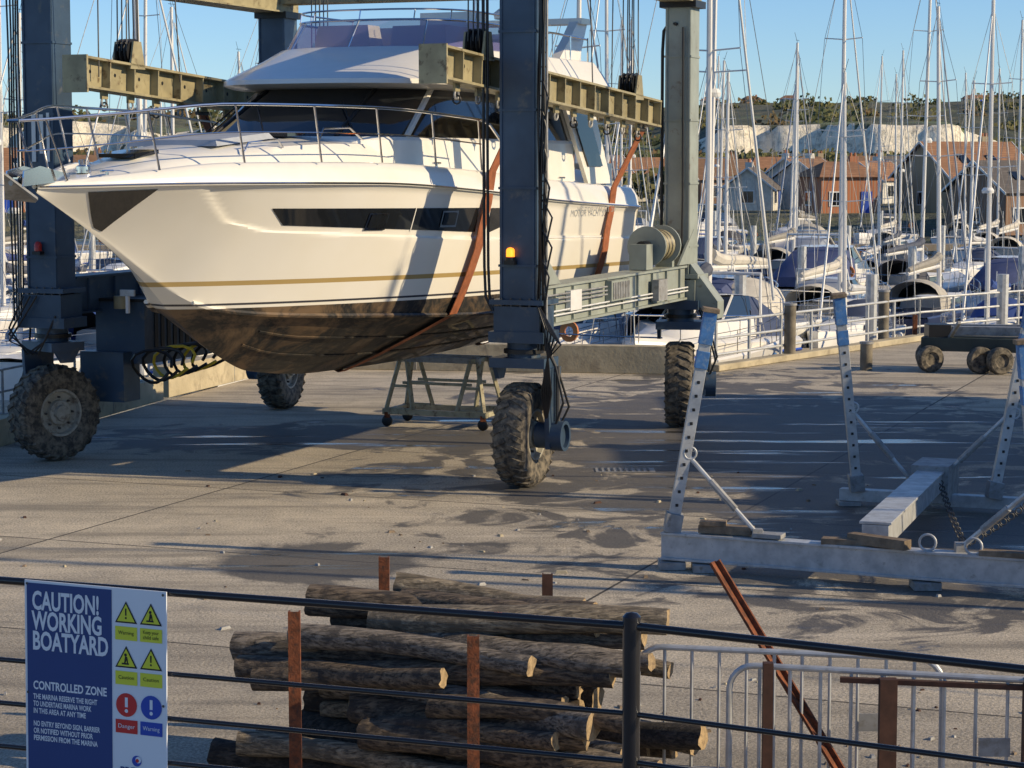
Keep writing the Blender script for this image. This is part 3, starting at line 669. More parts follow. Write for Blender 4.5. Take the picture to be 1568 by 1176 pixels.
for (p,q) in (((4.9,23.7,.45),(6.2,24.6,1.1)),((5.72,29.0,.45),(4.95,23.6,.5)),((5.3,28.9,.3),(4.3,24.5,.4))):
    p=Vector(p);q=Vector(q);n_=26
    for i in range(n_):
        t=(i+.5)/n_; c_=p.lerp(q,t)-Z*.25*4*t*(1-t)*.25; b.torus(c_,(0,1,0) if i%2 else (1,0,1),.035,.010,m_steel,8,4)
b.box((2.45,24.7,.49),(.62,.18,.09),m_wood,rot=Matrix.Rotation(-.35,3,'Z')); b.box((2.3,24.72,.56),(.3,.16,.05),m_wood,rot=Matrix.Rotation(-.2,3,'Z'))
b.box((2.9,24.42,.47),(.34,.2,.05),m_galvd,rot=Matrix.Rotation(-.4,3,'Z'))
b.box((4.05,23.85,.50),(.75,.14,.11),m_wood,rot=Matrix.Rotation(-.75,3,'Z')); b.box((3.75,24.05,.46),(.6,.16,.07),m_wood,rot=Matrix.Rotation(-.3,3,'Z'))
b.box((5.3,23.3,.46),(.5,.16,.06),m_wood,rot=Matrix.Rotation(-.4,3,'Z'))
for q in ((4.55,23.65),(5.0,23.4)): b.torus((q[0],q[1],.52),(.3,1,0),.09,.016,m_galv,16,6)
b.finish('boat_cradle',bevel=.004)
# ---------------------------------------------------------------- wheeled stand beneath boat
b=MB(); ax_=Vector((.93,-.36,0)); bx_=Vector((.36,.93,0))
def SP(a,c_,z): return Vector((-1.2,38.7,0))+ax_*a+bx_*c_+Z*z
for c_ in (-.45,.45):
    for s_ in (-1,1):
        for e in (-.26,.26): b.bar(SP(s_*.68+e*.25,c_*.6,1.2),SP(s_*.68+e,c_,.3),.065,.065,m_cream)
        b.bar(SP(s_*.68-.26,c_,.3),SP(s_*.68+.26,c_,.3),.06,.08,m_cream)
        b.bar(SP(s_*.68-.15,c_*.8,.72),SP(s_*.68+.15,c_*.8,.72),.05,.05,m_cream)
    b.bar(SP(-1.0,c_,.27),SP(1.0,c_,.27),.08,.10,m_cream); b.bar(SP(-.8,c_*.6,1.2),SP(.8,c_*.6,1.2),.08,.10,m_galvd)
    b.bar(SP(-.66,c_*.75,.78),SP(.66,c_*.75,.78),.05,.05,m_cream)
    for s_ in (-1,1):
        w0=SP(s_*.92,c_,.10); b.lathe(w0-bx_*.03,bx_,[(0,0),(.08,0),(.1,.01),(.1,.05),(.08,.06),(0,.06)],m_blk,16); b.box(w0+Z*.11,(.10,.10,.10),m_rust)
for s_ in (-1,1):
    b.bar(SP(s_*.95,-.5,.27),SP(s_*.95,.5,.27),.08,.08,m_cream); b.bar(SP(s_*.68,-.32,1.2),SP(s_*.68,.32,1.2),.08,.08,m_cream)
b.finish('wheeled_boat_stand',bevel=.005)
b=MB(); b.box((1.72,33.0,.006),(.9,.42,.012),m_galvd)
for i in range(9): b.box((1.35+i*.09,33.0,.016),(.03,.36,.014),m_steel)
b.finish('drain_grate')
# small debris (chips of timber, stones) on the concrete
b=MB()
for i in range(260):
    x=U(-6.5,6.5); y=U(15.2,33) if R()<.55 else U(15.2,20); sz=U(.012,.04)*(1 if y<20 else 1.3)
    b.box((x,y,sz*.3),(sz*U(.8,3.2),sz*U(.7,1.4),sz*.6),random.choice((m_wood,m_galvd,m_conc,m_rustd)),rot=Matrix.Rotation(U(0,6),3,'Z'),taper=.7)
b.finish('ground_debris')
# ---------------------------------------------------------------- trailer right
b=MB()
b.bar((9.3,49.3,.62),(11.4,48.6,.62),.8,.3,M('dark_green_paint',(.035,.05,.045),.5)); b.bar((9.4,49.3,.9),(14.5,47.6,.95),.26,.2,m_galvd); b.bar((9.5,50.1,.9),(14.5,48.5,.95),.2,.18,m_galvd)
b.box((9.6,49.2,.9),(.5,.6,.3),m_blk); b.bar((9.1,49.3,.8),(9.1,49.3,1.25),.1,.1,m_rust)
for (x,y) in ((9.35,48.85),(10.4,48.5),(10.8,48.35),(9.5,49.8),(10.8,49.3)):
    b.lathe((x,y-.12,.30),(.28,-.96,0),[(0,-.12),(.16,-.12),(.28,-.11),(.30,-.08),(.30,.08),(.28,.11),(.16,.12),(.14,.07),(0,.07)],m_tyre,22)
for x in (9.8,11.4): b.bar((x,49,.7),(x+.1,48.3,1.15),.08,.08,m_galvd)
b.finish('boat_trailer',bevel=.01)
# ---------------------------------------------------------------- log pile
b=MB(); D=Vector((.925,-.38,0)); N_=Vector((.38,.925,0)); base=Vector((-.62,15.6,0))
def log(c,L,r,dd):
    n_=11; ph=U(0,9); mt=random.choice((m_barks[0],m_barks[0],m_barks[1],m_barks[1],m_barks[2],m_barks[3]))
    rows=[];x,y=frame(dd)
    for i in range(n_):
        t=i/(n_-1)-.5; cc_=c+dd*(t*L)+x*(.04*math.sin(ph+t*4))+y*(.025*math.cos(ph+t*5)); rr=r*(1-.22*t+.06*math.sin(ph+t*13)+U(-.04,.04))
        rows.append([cc_+x*(rr*math.cos(a)*(1+.08*math.sin(3*a+ph)))+y*(rr*math.sin(a)*(1+.07*math.cos(2*a+ph)))+dd*(U(-.012,.012) if i in (0,n_-1) else 0) for a in [2*math.pi*j/14 for j in range(14)]])
    b.loft(rows,mt,closed=True)
    for k_ in (0,-1): b.add(rows[k_],[tuple(range(14))],m_logend)
lvl=0; z=.1
while z<1.3:
    ncol=6 if z<.7 else (5 if z<.95 else 3)
    for j in range(ncol):
        r=U(.055,.115); L=U(1.7,3.0)
        off=N_*(j*.21+U(-.05,.05)+(.1 if lvl%2 else 0)+(.5 if z>.95 else (.1 if z>.7 else 0)))
        dd=(D+N_*U(-.16,.16)+Z*U(-.075,.075)).normalized()
        log(base+off+D*U(-.5,.55)+Z*(z+U(-.03,.04)),L,r,dd)
    z+=.165; lvl+=1
log(base+N_*.15+D*-.2+Z*1.10,1.9,.09,(D+Z*-.03).normalized()); log(base+N_*.95+D*.1+Z*1.36,1.5,.075,(D+N_*.12-Z*.05).normalized())
log(base+N_*.75+D*.25+Z*1.30,1.6,.08,(D-N_*.06-Z*.07).normalized())
log(base+N_*.0+D*.8+Z*.75,1.5,.085,D); log(base+N_*.1+D*.95+Z*.42,1.6,.09,D); log(base+D*-.7+Z*.9,1.7,.08,(D+Z*.06).normalized())
log(base-N_*.08+D*.35+Z*.58,1.4,.075,(D+Z*.05-N_*.05).normalized()); log(base-N_*.1+D*-.5+Z*.30,1.9,.085,(D-Z*.04+N_*.05).normalized())
b.finish('log_pile',ang=60)
b=MB()
for (x,y,zt,m_) in ((-1.55,15.30,1.48,m_rust),(-.27,14.95,1.38,m_rust),(-1.03,17.35,1.5,m_rust),(.28,17.05,1.42,m_rustd)):
    b.bar((x,y,0),(x,y,zt),.085,.012,m_,up=Vector((0,1,0)));b.bar((x-.036,y+.03,0),(x-.036,y+.03,zt),.012,.05,m_,up=Vector((0,1,0)));b.bar((x+.036,y+.03,0),(x+.036,y+.03,zt),.012,.05,m_,up=Vector((0,1,0)))
b.bar((-1.55,15.32,.04),(-1.03,17.35,.04),.08,.08,m_rust); b.bar((-.27,14.97,.04),(.28,17.05,.04),.08,.08,m_rust)
b.finish('log_rack')
# ---------------------------------------------------------------- barriers
def barrier(p0,p1,h=1.1,step=.2):
    b=MB(); p0=Vector((*p0,0));p1=Vector((*p1,0)); d=(p1-p0).normalized(); L=(p1-p0).length
    pts=[p0+Z*.12]
    for i in range(7):
        a=math.pi*i/12; pts.append(p0+d*(.18*(1-math.cos(a)))+Z*(h-.18+.18*math.sin(a)))
    for i in range(7):
        a=math.pi/2*(1-i/6); pts.append(p1-d*(.18*(1-math.cos(a)))+Z*(h-.18+.18*math.sin(a)))
    pts.append(p1+Z*.12); b.path(pts,.023,m_galv,10); b.tube(p0+Z*.2,p1+Z*.2,.017,m_galv,8)
    n_=int(L/step)
    for i in range(1,n_): q=p0+d*(L*i/n_); b.tube(q+Z*.2,q+Z*(h-.01),.013,m_galv,8)
    for q in (p0+d*.3,p1-d*.3):
        nn=Vector((-d.y,d.x,0)); b.path([q+Z*.2,q+nn*.05+Z*.04,q+nn*.35+Z*.02],.016,m_galv,8); b.path([q+Z*.2,q-nn*.05+Z*.04,q-nn*.35+Z*.02],.016,m_galv,8)
    b.box(p0+d*(L*.78)+Z*.62-Vector((0,.03,0)),(.22,.01,.13),m_galvd)
    b.finish('crowd_barrier')
barrier((.93,15.9),(3.1,15.45)); barrier((1.55,15.3),(3.85,14.75))
b=MB()
b.bar((2.52,15.45,0),(1.49,16.05,1.70),.085,.02,m_rust); b.bar((2.55,15.47,0),(1.52,16.07,1.70),.02,.07,m_rust)
b.bar((1.80,15.1,0),(1.80,15.1,1.16),.07,.07,m_rustd); b.bar((2.62,14.95,0),(2.62,14.95,1.08),.12,.08,m_rustd)
b.bar((2.3,15.05,1.05),(3.6,14.8,1.05),.05,.035,m_rustd); b.bar((1.8,15.1,.3),(3.6,14.75,.3),.06,.06,m_rustd)
b.bar((3.58,14.8,0),(3.58,14.8,1.12),.1,.08,m_rustd)
b.finish('rusty_steel_rack')
# ---------------------------------------------------------------- marina boats
def yacht_mesh(seed,cov,hullc,L=10.5,mast=10,hood=None):
    random.seed(seed); b=MB(); bm=L*.165
    hm=M('yacht_hull_%d'%seed,hullc,.3,var=.08); cm=M('canvas_%d'%seed,cov,.8,var=.2); hd=M('sprayhood_%d'%seed,hood or cov,.8,var=.2)
    X=[-L/2+L*i/16 for i in range(17)]
    def hb(x): t=(x+L/2)/L; return bm*(1-max(0,(t-.42)/.58)**2.1)*(.78+.22*min(1,t/.35))
    def fb(x): t=(x+L/2)/L; return .95+.35*t*t
    for sg in (1,-1):
        b.loft([[(x,sg*hb(x)*.02,-.25),(x,sg*hb(x)*.7,-.15),(x,sg*hb(x)*.92,.25),(x,sg*hb(x),fb(x)),(x,sg*(hb(x)-.04),fb(x)+.06),(x,sg*max(hb(x)-.1,0),fb(x)+.03),(x,0,fb(x)+.10)] for x in X],hm)
        b.path([(x,sg*(hb(x)*.95+.02),.42) for x in X],.03,m_sblu,4)
        for x in X[1:-1:2]: b.tube((x,sg*(hb(x)-.05),fb(x)),(x,sg*(hb(x)-.05),fb(x)+.62),.014,m_chrome,4)
        for z in (.32,.62): b.path([(x,sg*(hb(x)-.05),fb(x)+z) for x in X[1:]],.009,m_chrome,3)
        for x in (-L*.2,0,L*.2): b.lathe((x,sg*(hb(x)+.1),.35),(0,0,1),[(0,0),(.1,.06),(.11,.45),(.04,.55),(0,.56)],m_wht if R()<.6 else m_bluepad,8)
    b.add([(-L/2,hb(-L/2),fb(-L/2)),(-L/2,-hb(-L/2),fb(-L/2)),(-L/2,-hb(-L/2)*.7,-.15),(-L/2,hb(-L/2)*.7,-.15)],[(0,1,2,3)],hm)
    rows=[]
    for x,hh,ww in ((-1.3,.45,.95),(0,.48,.98),(1.6,.38,.8),(2.6,.12,.45)):
        z=fb(x); rows.append([(x,ww,z),(x,ww*.9,z+hh*.85),(x,ww*.7,z+hh),(x,-ww*.7,z+hh),(x,-ww*.9,z+hh*.85),(x,-ww,z)])
    b.loft(rows,m_wht,cap0=True,cap1=True)
    for sg in (1,-1):
        b.prism([(-1.0,sg*.95,fb(0)+.15),(1.2,sg*.90,fb(0)+.15),(1.0,sg*.87,fb(0)+.34),(-1.0,sg*.93,fb(0)+.36)],(0,sg*.02,0),m_glass_bowrefl)
    rows=[]
    for x,hh,ww in ((-2.6,1.05,1.05),(-2.0,1.1,1.05),(-1.3,.9,1.0),(-.75,.45,.95)):
        rows.append([(x,ww*math.cos(a)*(1),fb(x)+.1+hh*math.sin(a)**.6) for a in [math.pi*i/10 for i in range(11)]])
    b.loft(rows,hd); b.loft([[(x,y,z) for x,y,z in rows[2]],[(x,y*.97,z-.02) for x,y,z in rows[3]]],m_glass_bowrefl)
    b.path([(-L/2+.2,-bm*.7,fb(-4)+.7),(-L/2+.05,0,fb(-4)+.7),(-L/2+.2,bm*.7,fb(-4)+.7)],.018,m_chrome,5)
    if seed%2: b.lathe((-L/2+.3,bm*.5,fb(-4)+.75),(1,0,0),[(.12,0),(.24,.0),(.24,.08),(.12,.08),(.12,0)],M('lifebuoy_%d'%seed,(.6,.22,.06),.6),14)
    mz=fb(.7)+.45; mx=.7
    b.tube((mx,0,mz),(mx-.1,0,mz+mast),.095,m_alu,8,r2=.065)
    b.tube((mx,0,mz+1.0),(mx-L*.40,0,mz+.9),.07,m_alu,6)
    b.path([(mx-.1,0,mz+1.35),(mx-.8,0,mz+1.2),(mx-L*.25,0,mz+1.12),(mx-L*.39,0,mz+1.02)],.19,cm,8,r2=.1)
    for hh,wd in ((.48,.9),(.74,.7)):
        z=mz+mast*hh
        for sg in (1,-1): b.tube((mx,0,z),(mx-.15,sg*wd,z+.05),.022,m_alu,5)
    for sg in (1,-1):
        b.path([(mx-.2,sg*bm*.92,fb(.7)),(mx-.15,sg*.9,mz+mast*.48),(mx-.15,sg*.7,mz+mast*.74),(mx-.1,0,mz+mast*.98)],.010,m_galvd,3)
        b.path([(mx-.5,sg*bm*.9,fb(.7)),(mx-.05,0,mz+mast*.47)],.009,m_galvd,3)
        b.path([(-L/2+.1,sg*.5,fb(-4)),(-L/2+1.6,0,mz+mast*.35),(mx-.1,0,mz+mast)],.010,m_galvd,3)
    b.tube((L/2-.25,0,fb(L/2)+.5),(mx+.1,0,mz+mast*.95),.05,m_wht if seed%3 else m_cush,6,r2=.025)
    b.tube((mx-.1,0,mz+mast),(mx-.1,.15,mz+mast+.5),.010,m_blk,4); b.tube((mx-.3,0,mz+mast+.12),(mx+.15,0,mz+mast+.12),.010,m_blk,4)
    if seed%2: b.lathe((mx+.25,0,mz+mast*.4),(0,0,1),[(0,0),(.2,0),(.22,.1),(.16,.2),(0,.2)],m_wht,12)
    b.path([(-L/2+.1,-.8,fb(-4)),(-L/2-.1,-.8,fb(-4)+2.0)],.02,m_galv,5)
    return b.mesh('sailing_yacht',40)
def cruiser_mesh(seed,cov,L=8.5):
    random.seed(seed); b=MB(); bm=1.5; cm=M('cruiser_canvas_%d'%seed,cov,.75,var=.2)
    X=[-L/2+L*i/14 for i in range(15)]
    def hb(x): t=(x+L/2)/L; return bm*(1-max(0,(t-.5)/.5)**2.3)
    def fb(x): t=(x+L/2)/L; return .95+.55*t
    for sg in (1,-1):
        b.loft([[(x,0,-.3+.3*max(0,(x/L))),(x,sg*hb(x)*.75,-.05),(x,sg*hb(x)*.85,.15),(x,sg*hb(x),fb(x)),(x,sg*max(hb(x)-.12,0),fb(x)+.1),(x,0,fb(x)+.2)] for x in X],m_gel)
        b.path([(x,sg*hb(x)*.97+.0,fb(x)*.75) for x in X],.04,m_sblu,4)
        b.path([(x,sg*(hb(x)-.1),fb(x)+.65) for x in X[6:]],.018,m_chrome,4)
        for x in X[6::2]: b.tube((x,sg*(hb(x)-.1),fb(x)),(x,sg*(hb(x)-.1),fb(x)+.65),.014,m_chrome,4)
        b.prism([(-.6,sg*hb(0)*.985,.98),(1.6,sg*hb(1.6)*.99,1.06),(1.3,sg*hb(1.6)*.985,.9),(-.5,sg*hb(0)*.97,.84)],(0,sg*.02,0),m_glass_bowrefl)
    b.add([(-L/2,bm,fb(-L/2)),(-L/2,-bm,fb(-L/2)),(-L/2,-bm*.8,-.1),(-L/2,bm*.8,-.1)],[(0,1,2,3)],m_gel)
    b.loft([[(-1,1.25,1.3),(-1,-1.25,1.3),(1.8,-1.1,1.4),(3.0,-.5,1.55),(3.0,.5,1.55),(1.8,1.1,1.4)],[(-1,1.2,1.75),(-1,-1.2,1.75),(1.5,-1.0,1.8),(2.4,-.4,1.75),(2.4,.4,1.75),(1.5,1.0,1.8)]],m_gel,closed=True,cap1=True)
    b.loft([[(-1,1.18,1.75),(-1,-1.18,1.75),(.9,-1.0,1.8),(1.7,-.4,1.78),(1.7,.4,1.78),(.9,1.0,1.8)],[(-1,1.05,2.3),(-1,-1.05,2.3),(.0,-.9,2.35),(.5,-.4,2.35),(.5,.4,2.35),(.0,.9,2.35)]],m_glass_bowrefl,closed=True)
    b.add([(-1,1.08,2.33),(-1,-1.08,2.33),(.0,-.93,2.38),(.5,-.42,2.38),(.5,.42,2.38),(.0,.93,2.38)],[(0,1,2,3,4,5)],m_gel)
    for q in ((1.7,.4),(.9,1.0),(.9,-1.0),(1.7,-.4)): b.tube((q[0],q[1],1.78),(q[0]-1.0,q[1]*.92,2.36),.035,m_gel,5)
    rows=[]
    for x,hh in ((-3.9,.35),(-3.2,.75),(-1.8,1.1),(-.9,1.1)):
        rows.append([(x,1.22,fb(x)+.1),(x,1.15,fb(x)+.1+hh*.6),(x,.9,fb(x)+.1+hh*.92),(x,0,fb(x)+.1+hh),(x,-.9,fb(x)+.1+hh*.92),(x,-1.15,fb(x)+.1+hh*.6),(x,-1.22,fb(x)+.1)])
    b.loft(rows,cm,cap0=True)
    b.path([(-1.5,1.2,1.6),(-1.8,1.1,2.8),(-1.8,-1.1,2.8),(-1.5,-1.2,1.6)],.05,m_wht,6); b.tube((-1.8,.3,2.8),(-1.9,.3,4.4),.012,m_wht,4)
    return b.mesh('motor_cruiser',40)
Y=[yacht_mesh(1,(.03,.07,.25),(.75,.74,.70),10.5,11.5),yacht_mesh(2,(.60,.56,.48),(.75,.75,.72),11.5,12.5),yacht_mesh(3,(.04,.06,.2),(.72,.72,.7),9.5,10,(.05,.06,.1)),
   yacht_mesh(4,(.55,.55,.55),(.75,.73,.68),9,9.5,(.05,.07,.13)),yacht_mesh(5,(.08,.09,.12),(.72,.70,.66),12.5,14,(.06,.06,.07)),yacht_mesh(6,(.3,.28,.24),(.04,.06,.14),10,10.5,(.45,.42,.36))]
C=[cruiser_mesh(11,(.04,.06,.13)),cruiser_mesh(12,(.30,.33,.38),10.5),cruiser_mesh(13,(.06,.08,.18),7.5)]
random.seed(21)
def put(name,me,x,y,rz,s=1,z=-1.2):
    o=bpy.data.objects.new(name,me); scene.collection.objects.link(o); o.location=(x,y,z); o.rotation_euler=(U(-.02,.02),U(-.01,.01),rz); o.scale=(s,s,s*U(.93,1.07)); return o
def on_water(x,y):
    if y<51: return False
    xq=4.2+(y-48.5)*.716 if y<58 else 11+(y-58)*1.1
    return x<xq-1.6
for (y,stp) in [(57,8),(66,8),(76,8),(88,9),(101,9),(116,11),(134,12),(152,13)]:
    x=.03*y if y<60 else .05*y
    while x<.245*y+3:
        xx=x+U(-.6,.6); yy=y+U(-1.5,1.5)
        if on_water(xx,yy):
            rz=math.radians(64)+U(-.08,.08)+(math.pi if R()<.5 else 0)
            if y<70 and R()<.7: put('motor_cruiser',random.choice(C),xx,yy,rz,U(.85,1.05))
            elif R()<.25: put('motor_cruiser',random.choice(C),xx,yy,rz,U(.8,1.1))
            else: put('sailing_yacht',random.choice(Y),xx,yy,rz,U(.72,.98))
        x+=stp*.46
put('sailing_yacht',Y[4],4.9,57.5,math.radians(64),1.0); put('sailing_yacht',Y[1],6.0,64,math.radians(244),1.1); put('sailing_yacht',Y[1],10.6,72,math.radians(64),.92)
for (y,stp) in [(58,7),(70,8),(84,9),(100,10),(120,12)]:
    x=-.25*y-2
    while x<.02*y:
        if x<-.10*y or R()<.3: put('sailing_yacht',random.choice(Y),x+U(-.7,.7),y+U(-2,2),math.radians(64)+U(-.1,.1)+(math.pi if R()<.5 else 0),U(.75,1.0))
        x+=stp*.5
b=MB(); m_pd=M('pontoon_decking',(.40,.33,.23),.8,var=.3)
for y in (61.5,82,109,143):
    b.bar((-40,y-3,-.78),(.28*y,y,-.78),2.0,.4,m_pd)
    for i in range(14):
        x=-30+i*(30+.28*y)/13
        b.tube((x,y-1+U(-.2,.2),-3),(x,y-1,1.6),.16,m_galv,10)
b.finish('pontoon')
b=MB()
for (x,y,h) in ((6.6,51.8,1.3),(9.6,56.4,1.35),(8.0,49.2,.6)):
    b.tube((x,y,-2 if y>50 else 0),(x,y,h),.14,m_post,12); b.tube((x,y,h),(x,y,h+.05),.16,m_galvd,12)
b.finish('mooring_posts')
for i,(x,y,j,rz) in enumerate(((15.2,19.4,2,1.2),(14.0,26.6,3,1.35),(15.6,31.5,0,1.1))):  # unseen yachts on stands, added so their masts streak the yard with shadow
    put('shadow_yacht',Y[j],x,y,rz,.9,z=1.1)
    b=MB()
    for dx in (-2.4,0,2.4):
        for sg in (-1,1):
            c_=Vector((x+dx*math.cos(rz)-sg*1.4*math.sin(rz),y+dx*math.sin(rz)+sg*1.4*math.cos(rz),0)); t=Vector((x+dx*math.cos(rz)-sg*.9*math.sin(rz),y+dx*math.sin(rz)+sg*.9*math.cos(rz),1.15))
            b.tube(c_,t,.05,m_blue,8)
        b.box((x+dx*math.cos(rz),y+dx*math.sin(rz),.45),(.4,.4,.9),m_wood)
    b.finish('shadow_yacht_stand')
# ---------------------------------------------------------------- far land
def ridge(x): return 28+3*math.sin(x*.0031+1)+2*math.sin(x*.009)+1.8*noise.noise(Vector((x*.02,3,0)))
def cliffy(x): return 640+50*noise.noise(Vector((x*.004,0,5)))+24*noise.noise(Vector((x*.02,0,9)))+20*noise.noise(Vector((x*.06,0,2)))+9*noise.noise(Vector((x*.15,0,2)))
def cliffs(x): return max(0,min(1,.62+2.6*noise.noise(Vector((x*.012+3.3,1,2)))))
def land(x,y):
    z=-1.4
    if y>165: z+=min(1,(y-165)/15)*1.9
    if y>200: z+=(y-200)*.009
    nz=noise.fractal(Vector((x*.006,y*.006,1)),1,2,4)
    cy=cliffy(x); cs=cliffs(x)
    if y>350: z+=(min(y,700)-350)*.004
    t=max(0,min(1,(y-cy)/9)); z+=t*(11+3*noise.noise(Vector((x*.03,7,0))))*cs
    t=max(0,min(1,(y-cy)/420)); z+=(ridge(x)-z)*t*t*(3-2*t) if t>0 else 0
    z+=nz*1.6*min(1,max(0,(y-230)/200))+.8*noise.noise(Vector((x*.05,y*.05,4)))*min(1,max(0,(y-230)/200))
    return z
ys=[160,164,168,172,176,180,190,200]+[200+12*i for i in range(1,30)]+[560+2.2*i for i in range(84)]+[750+15*i for i in range(30)]+[1200,1300,1500,1900]
xs=[-340+2.3*i for i in range(296)]
b=MB(); k=NT('hillside_grass_and_chalk')
at=k.n('ShaderNodeAttribute',attribute_name='chalk')
n1=k.noise(.045,5,.7); n2=k.noise(.3,5,.75)
veg=k.mix(k.ramp(n1,.42,.56),(.065,.075,.025),(.17,.145,.055)); veg=k.mix(k.ramp(n2,.46,.58),veg,(.035,.042,.018)); veg=k.mix(k.ramp(k.noise(.018,3),.52,.6),veg,(.13,.16,.06))
chalk=k.mix(k.ramp(k.noise(.35,5,.75),.48,.68),(.92,.82,.62),(.42,.37,.26))
msk=k.ramp(k.math('ADD',k.math('MULTIPLY',at.outputs['Fac'],.8),k.math('ADD',k.math('MULTIPLY',k.math('SUBTRACT',n2,.5),1.3),k.math('MULTIPLY',k.math('SUBTRACT',n1,.5),1.4))),.36,.44)
c=k.mix(msk,veg,chalk); c=k.mix(.05,c,(.40,.50,.62)); k.l(c,k.b.inputs['Base Color']); k.b.inputs['Roughness'].default_value=.95; k.bump(n2,.8,1.5)  # faint blue-grey distance haze blended into the colour
pos=[[(x*(1+max(0,(y-400))/900),y) for x in xs] for y in ys]
b.loft([[(x,y,land(x,y)) for x,y in r] for r in pos],k.m)
o=b.finish('hill_terrain',ang=180)
ca=o.data.attributes.new('chalk','FLOAT','POINT'); vals=[]
for r in pos:
    for x,y in r:
        t=(y-cliffy(x)); vals.append(cliffs(x) if -3<t<13 else -.6)
ca.data.foreach_set('value',vals)
random.seed(5)
def leafmat(nm,c1,c2):
    k=NT(nm); nz=k.noise(.35,2); k.l(k.mix(k.ramp(nz,.38,.62),c1,c2),k.b.inputs['Base Color']); k.b.inputs['Roughness'].default_value=.9; return k.m
lm=[leafmat('foliage_dark',(.04,.055,.018),(.075,.085,.03)),leafmat('foliage_olive',(.09,.09,.03),(.13,.12,.04)),leafmat('foliage_autumn',(.13,.085,.035),(.09,.07,.03))]
b=MB()
def clump(x,y,z,r,h,nl,sz):
    m=random.choice((lm[0],lm[0],lm[1],lm[1],lm[2]))
    lob=[(Vector((U(-.6,.6)*r,U(-.6,.6)*r,h*U(.35,.85))),U(.35,.6)*r) for _ in range(6)]
    b.tube((x,y,z-.5),(x,y,z+h*.5),.12*r*.5,m_wood,5,r2=.05)
    vs=[];fs=[]
    for _ in range(nl):
        c_,rr=random.choice(lob); d=Vector((random.gauss(0,1),random.gauss(0,1),random.gauss(0,.7))).normalized()
        p=Vector((x,y,z))+c_+d*rr*U(.6,1.05)
        a=Vector((random.gauss(0,1),random.gauss(0,1),random.gauss(0,1))).normalized(); e=a.orthogonal().normalized()
        s_=sz*U(.6,1.3); o=len(vs); vs+=[p+a*s_,p+e*s_,p-a*s_,p-e*s_*.8]; fs.append((o,o+1,o+2,o+3))
    b.add(vs,fs,m)
for i in range(200):
    y=U(205,430); x=U(-.27,.27)*y; clump(x,y,land(x,y)-.4,U(1.8,3),U(2.4,4.6),110,.36+y*.0005)
for i in range(380):
    y=U(430,632); x=U(-.26,.26)*y; clump(x,y,land(x,y)-1,U(2.5,5),U(2.0,4.0),70,.75)
for i in range(170):
    y=U(690,1040); x=U(-.26,.26)*y; clump(x,y,land(x,y)-1.4,U(4,9),U(2,3.4),85,.9)
b.finish('hillside_trees',ang=10,fixn=False)
# ---------------------------------------------------------------- houses
def brickm(nm,c1,c2):
    k=NT(nm); br=k.n('ShaderNodeTexBrick'); k.l(k.obj(),br.inputs['Vector']); br.inputs['Scale'].default_value=3
    br.inputs['Color1'].default_value=c1+(1,);br.inputs['Color2'].default_value=c2+(1,);br.inputs['Mortar'].default_value=(.3,.27,.22,1)
    k.l(br.outputs[0],k.b.inputs['Base Color']); k.b.inputs['Roughness'].default_value=.9; return k.m
bw=[brickm('brick_orange',(.48,.17,.07),(.38,.13,.055)),brickm('brick_buff',(.42,.33,.20),(.35,.27,.16)),M('white_render',(.70,.67,.59),.8),brickm('brick_brown',(.28,.15,.085),(.22,.12,.07))]
def tilem(nm,c):
    k=NT(nm); wv=k.n('ShaderNodeTexWave'); wv.bands_direction='Z'; wv.inputs['Scale'].default_value=1.6; wv.inputs['Distortion'].default_value=1; k.l(k.obj(),wv.inputs['Vector'])
    k.l(k.mix(wv.outputs['Fac'],tuple(a*.7 for a in c),k.mix(k.ramp(k.noise(1.2,5),.4,.6),c,tuple(a*.65 for a in c))),k.b.inputs['Base Color']); k.b.inputs['Roughness'].default_value=.9; return k.m
rf=[tilem('roof_tile_brown',(.27,.155,.09)),tilem('roof_tile_orange',(.37,.19,.10)),tilem('roof_slate',(.16,.14,.125))]
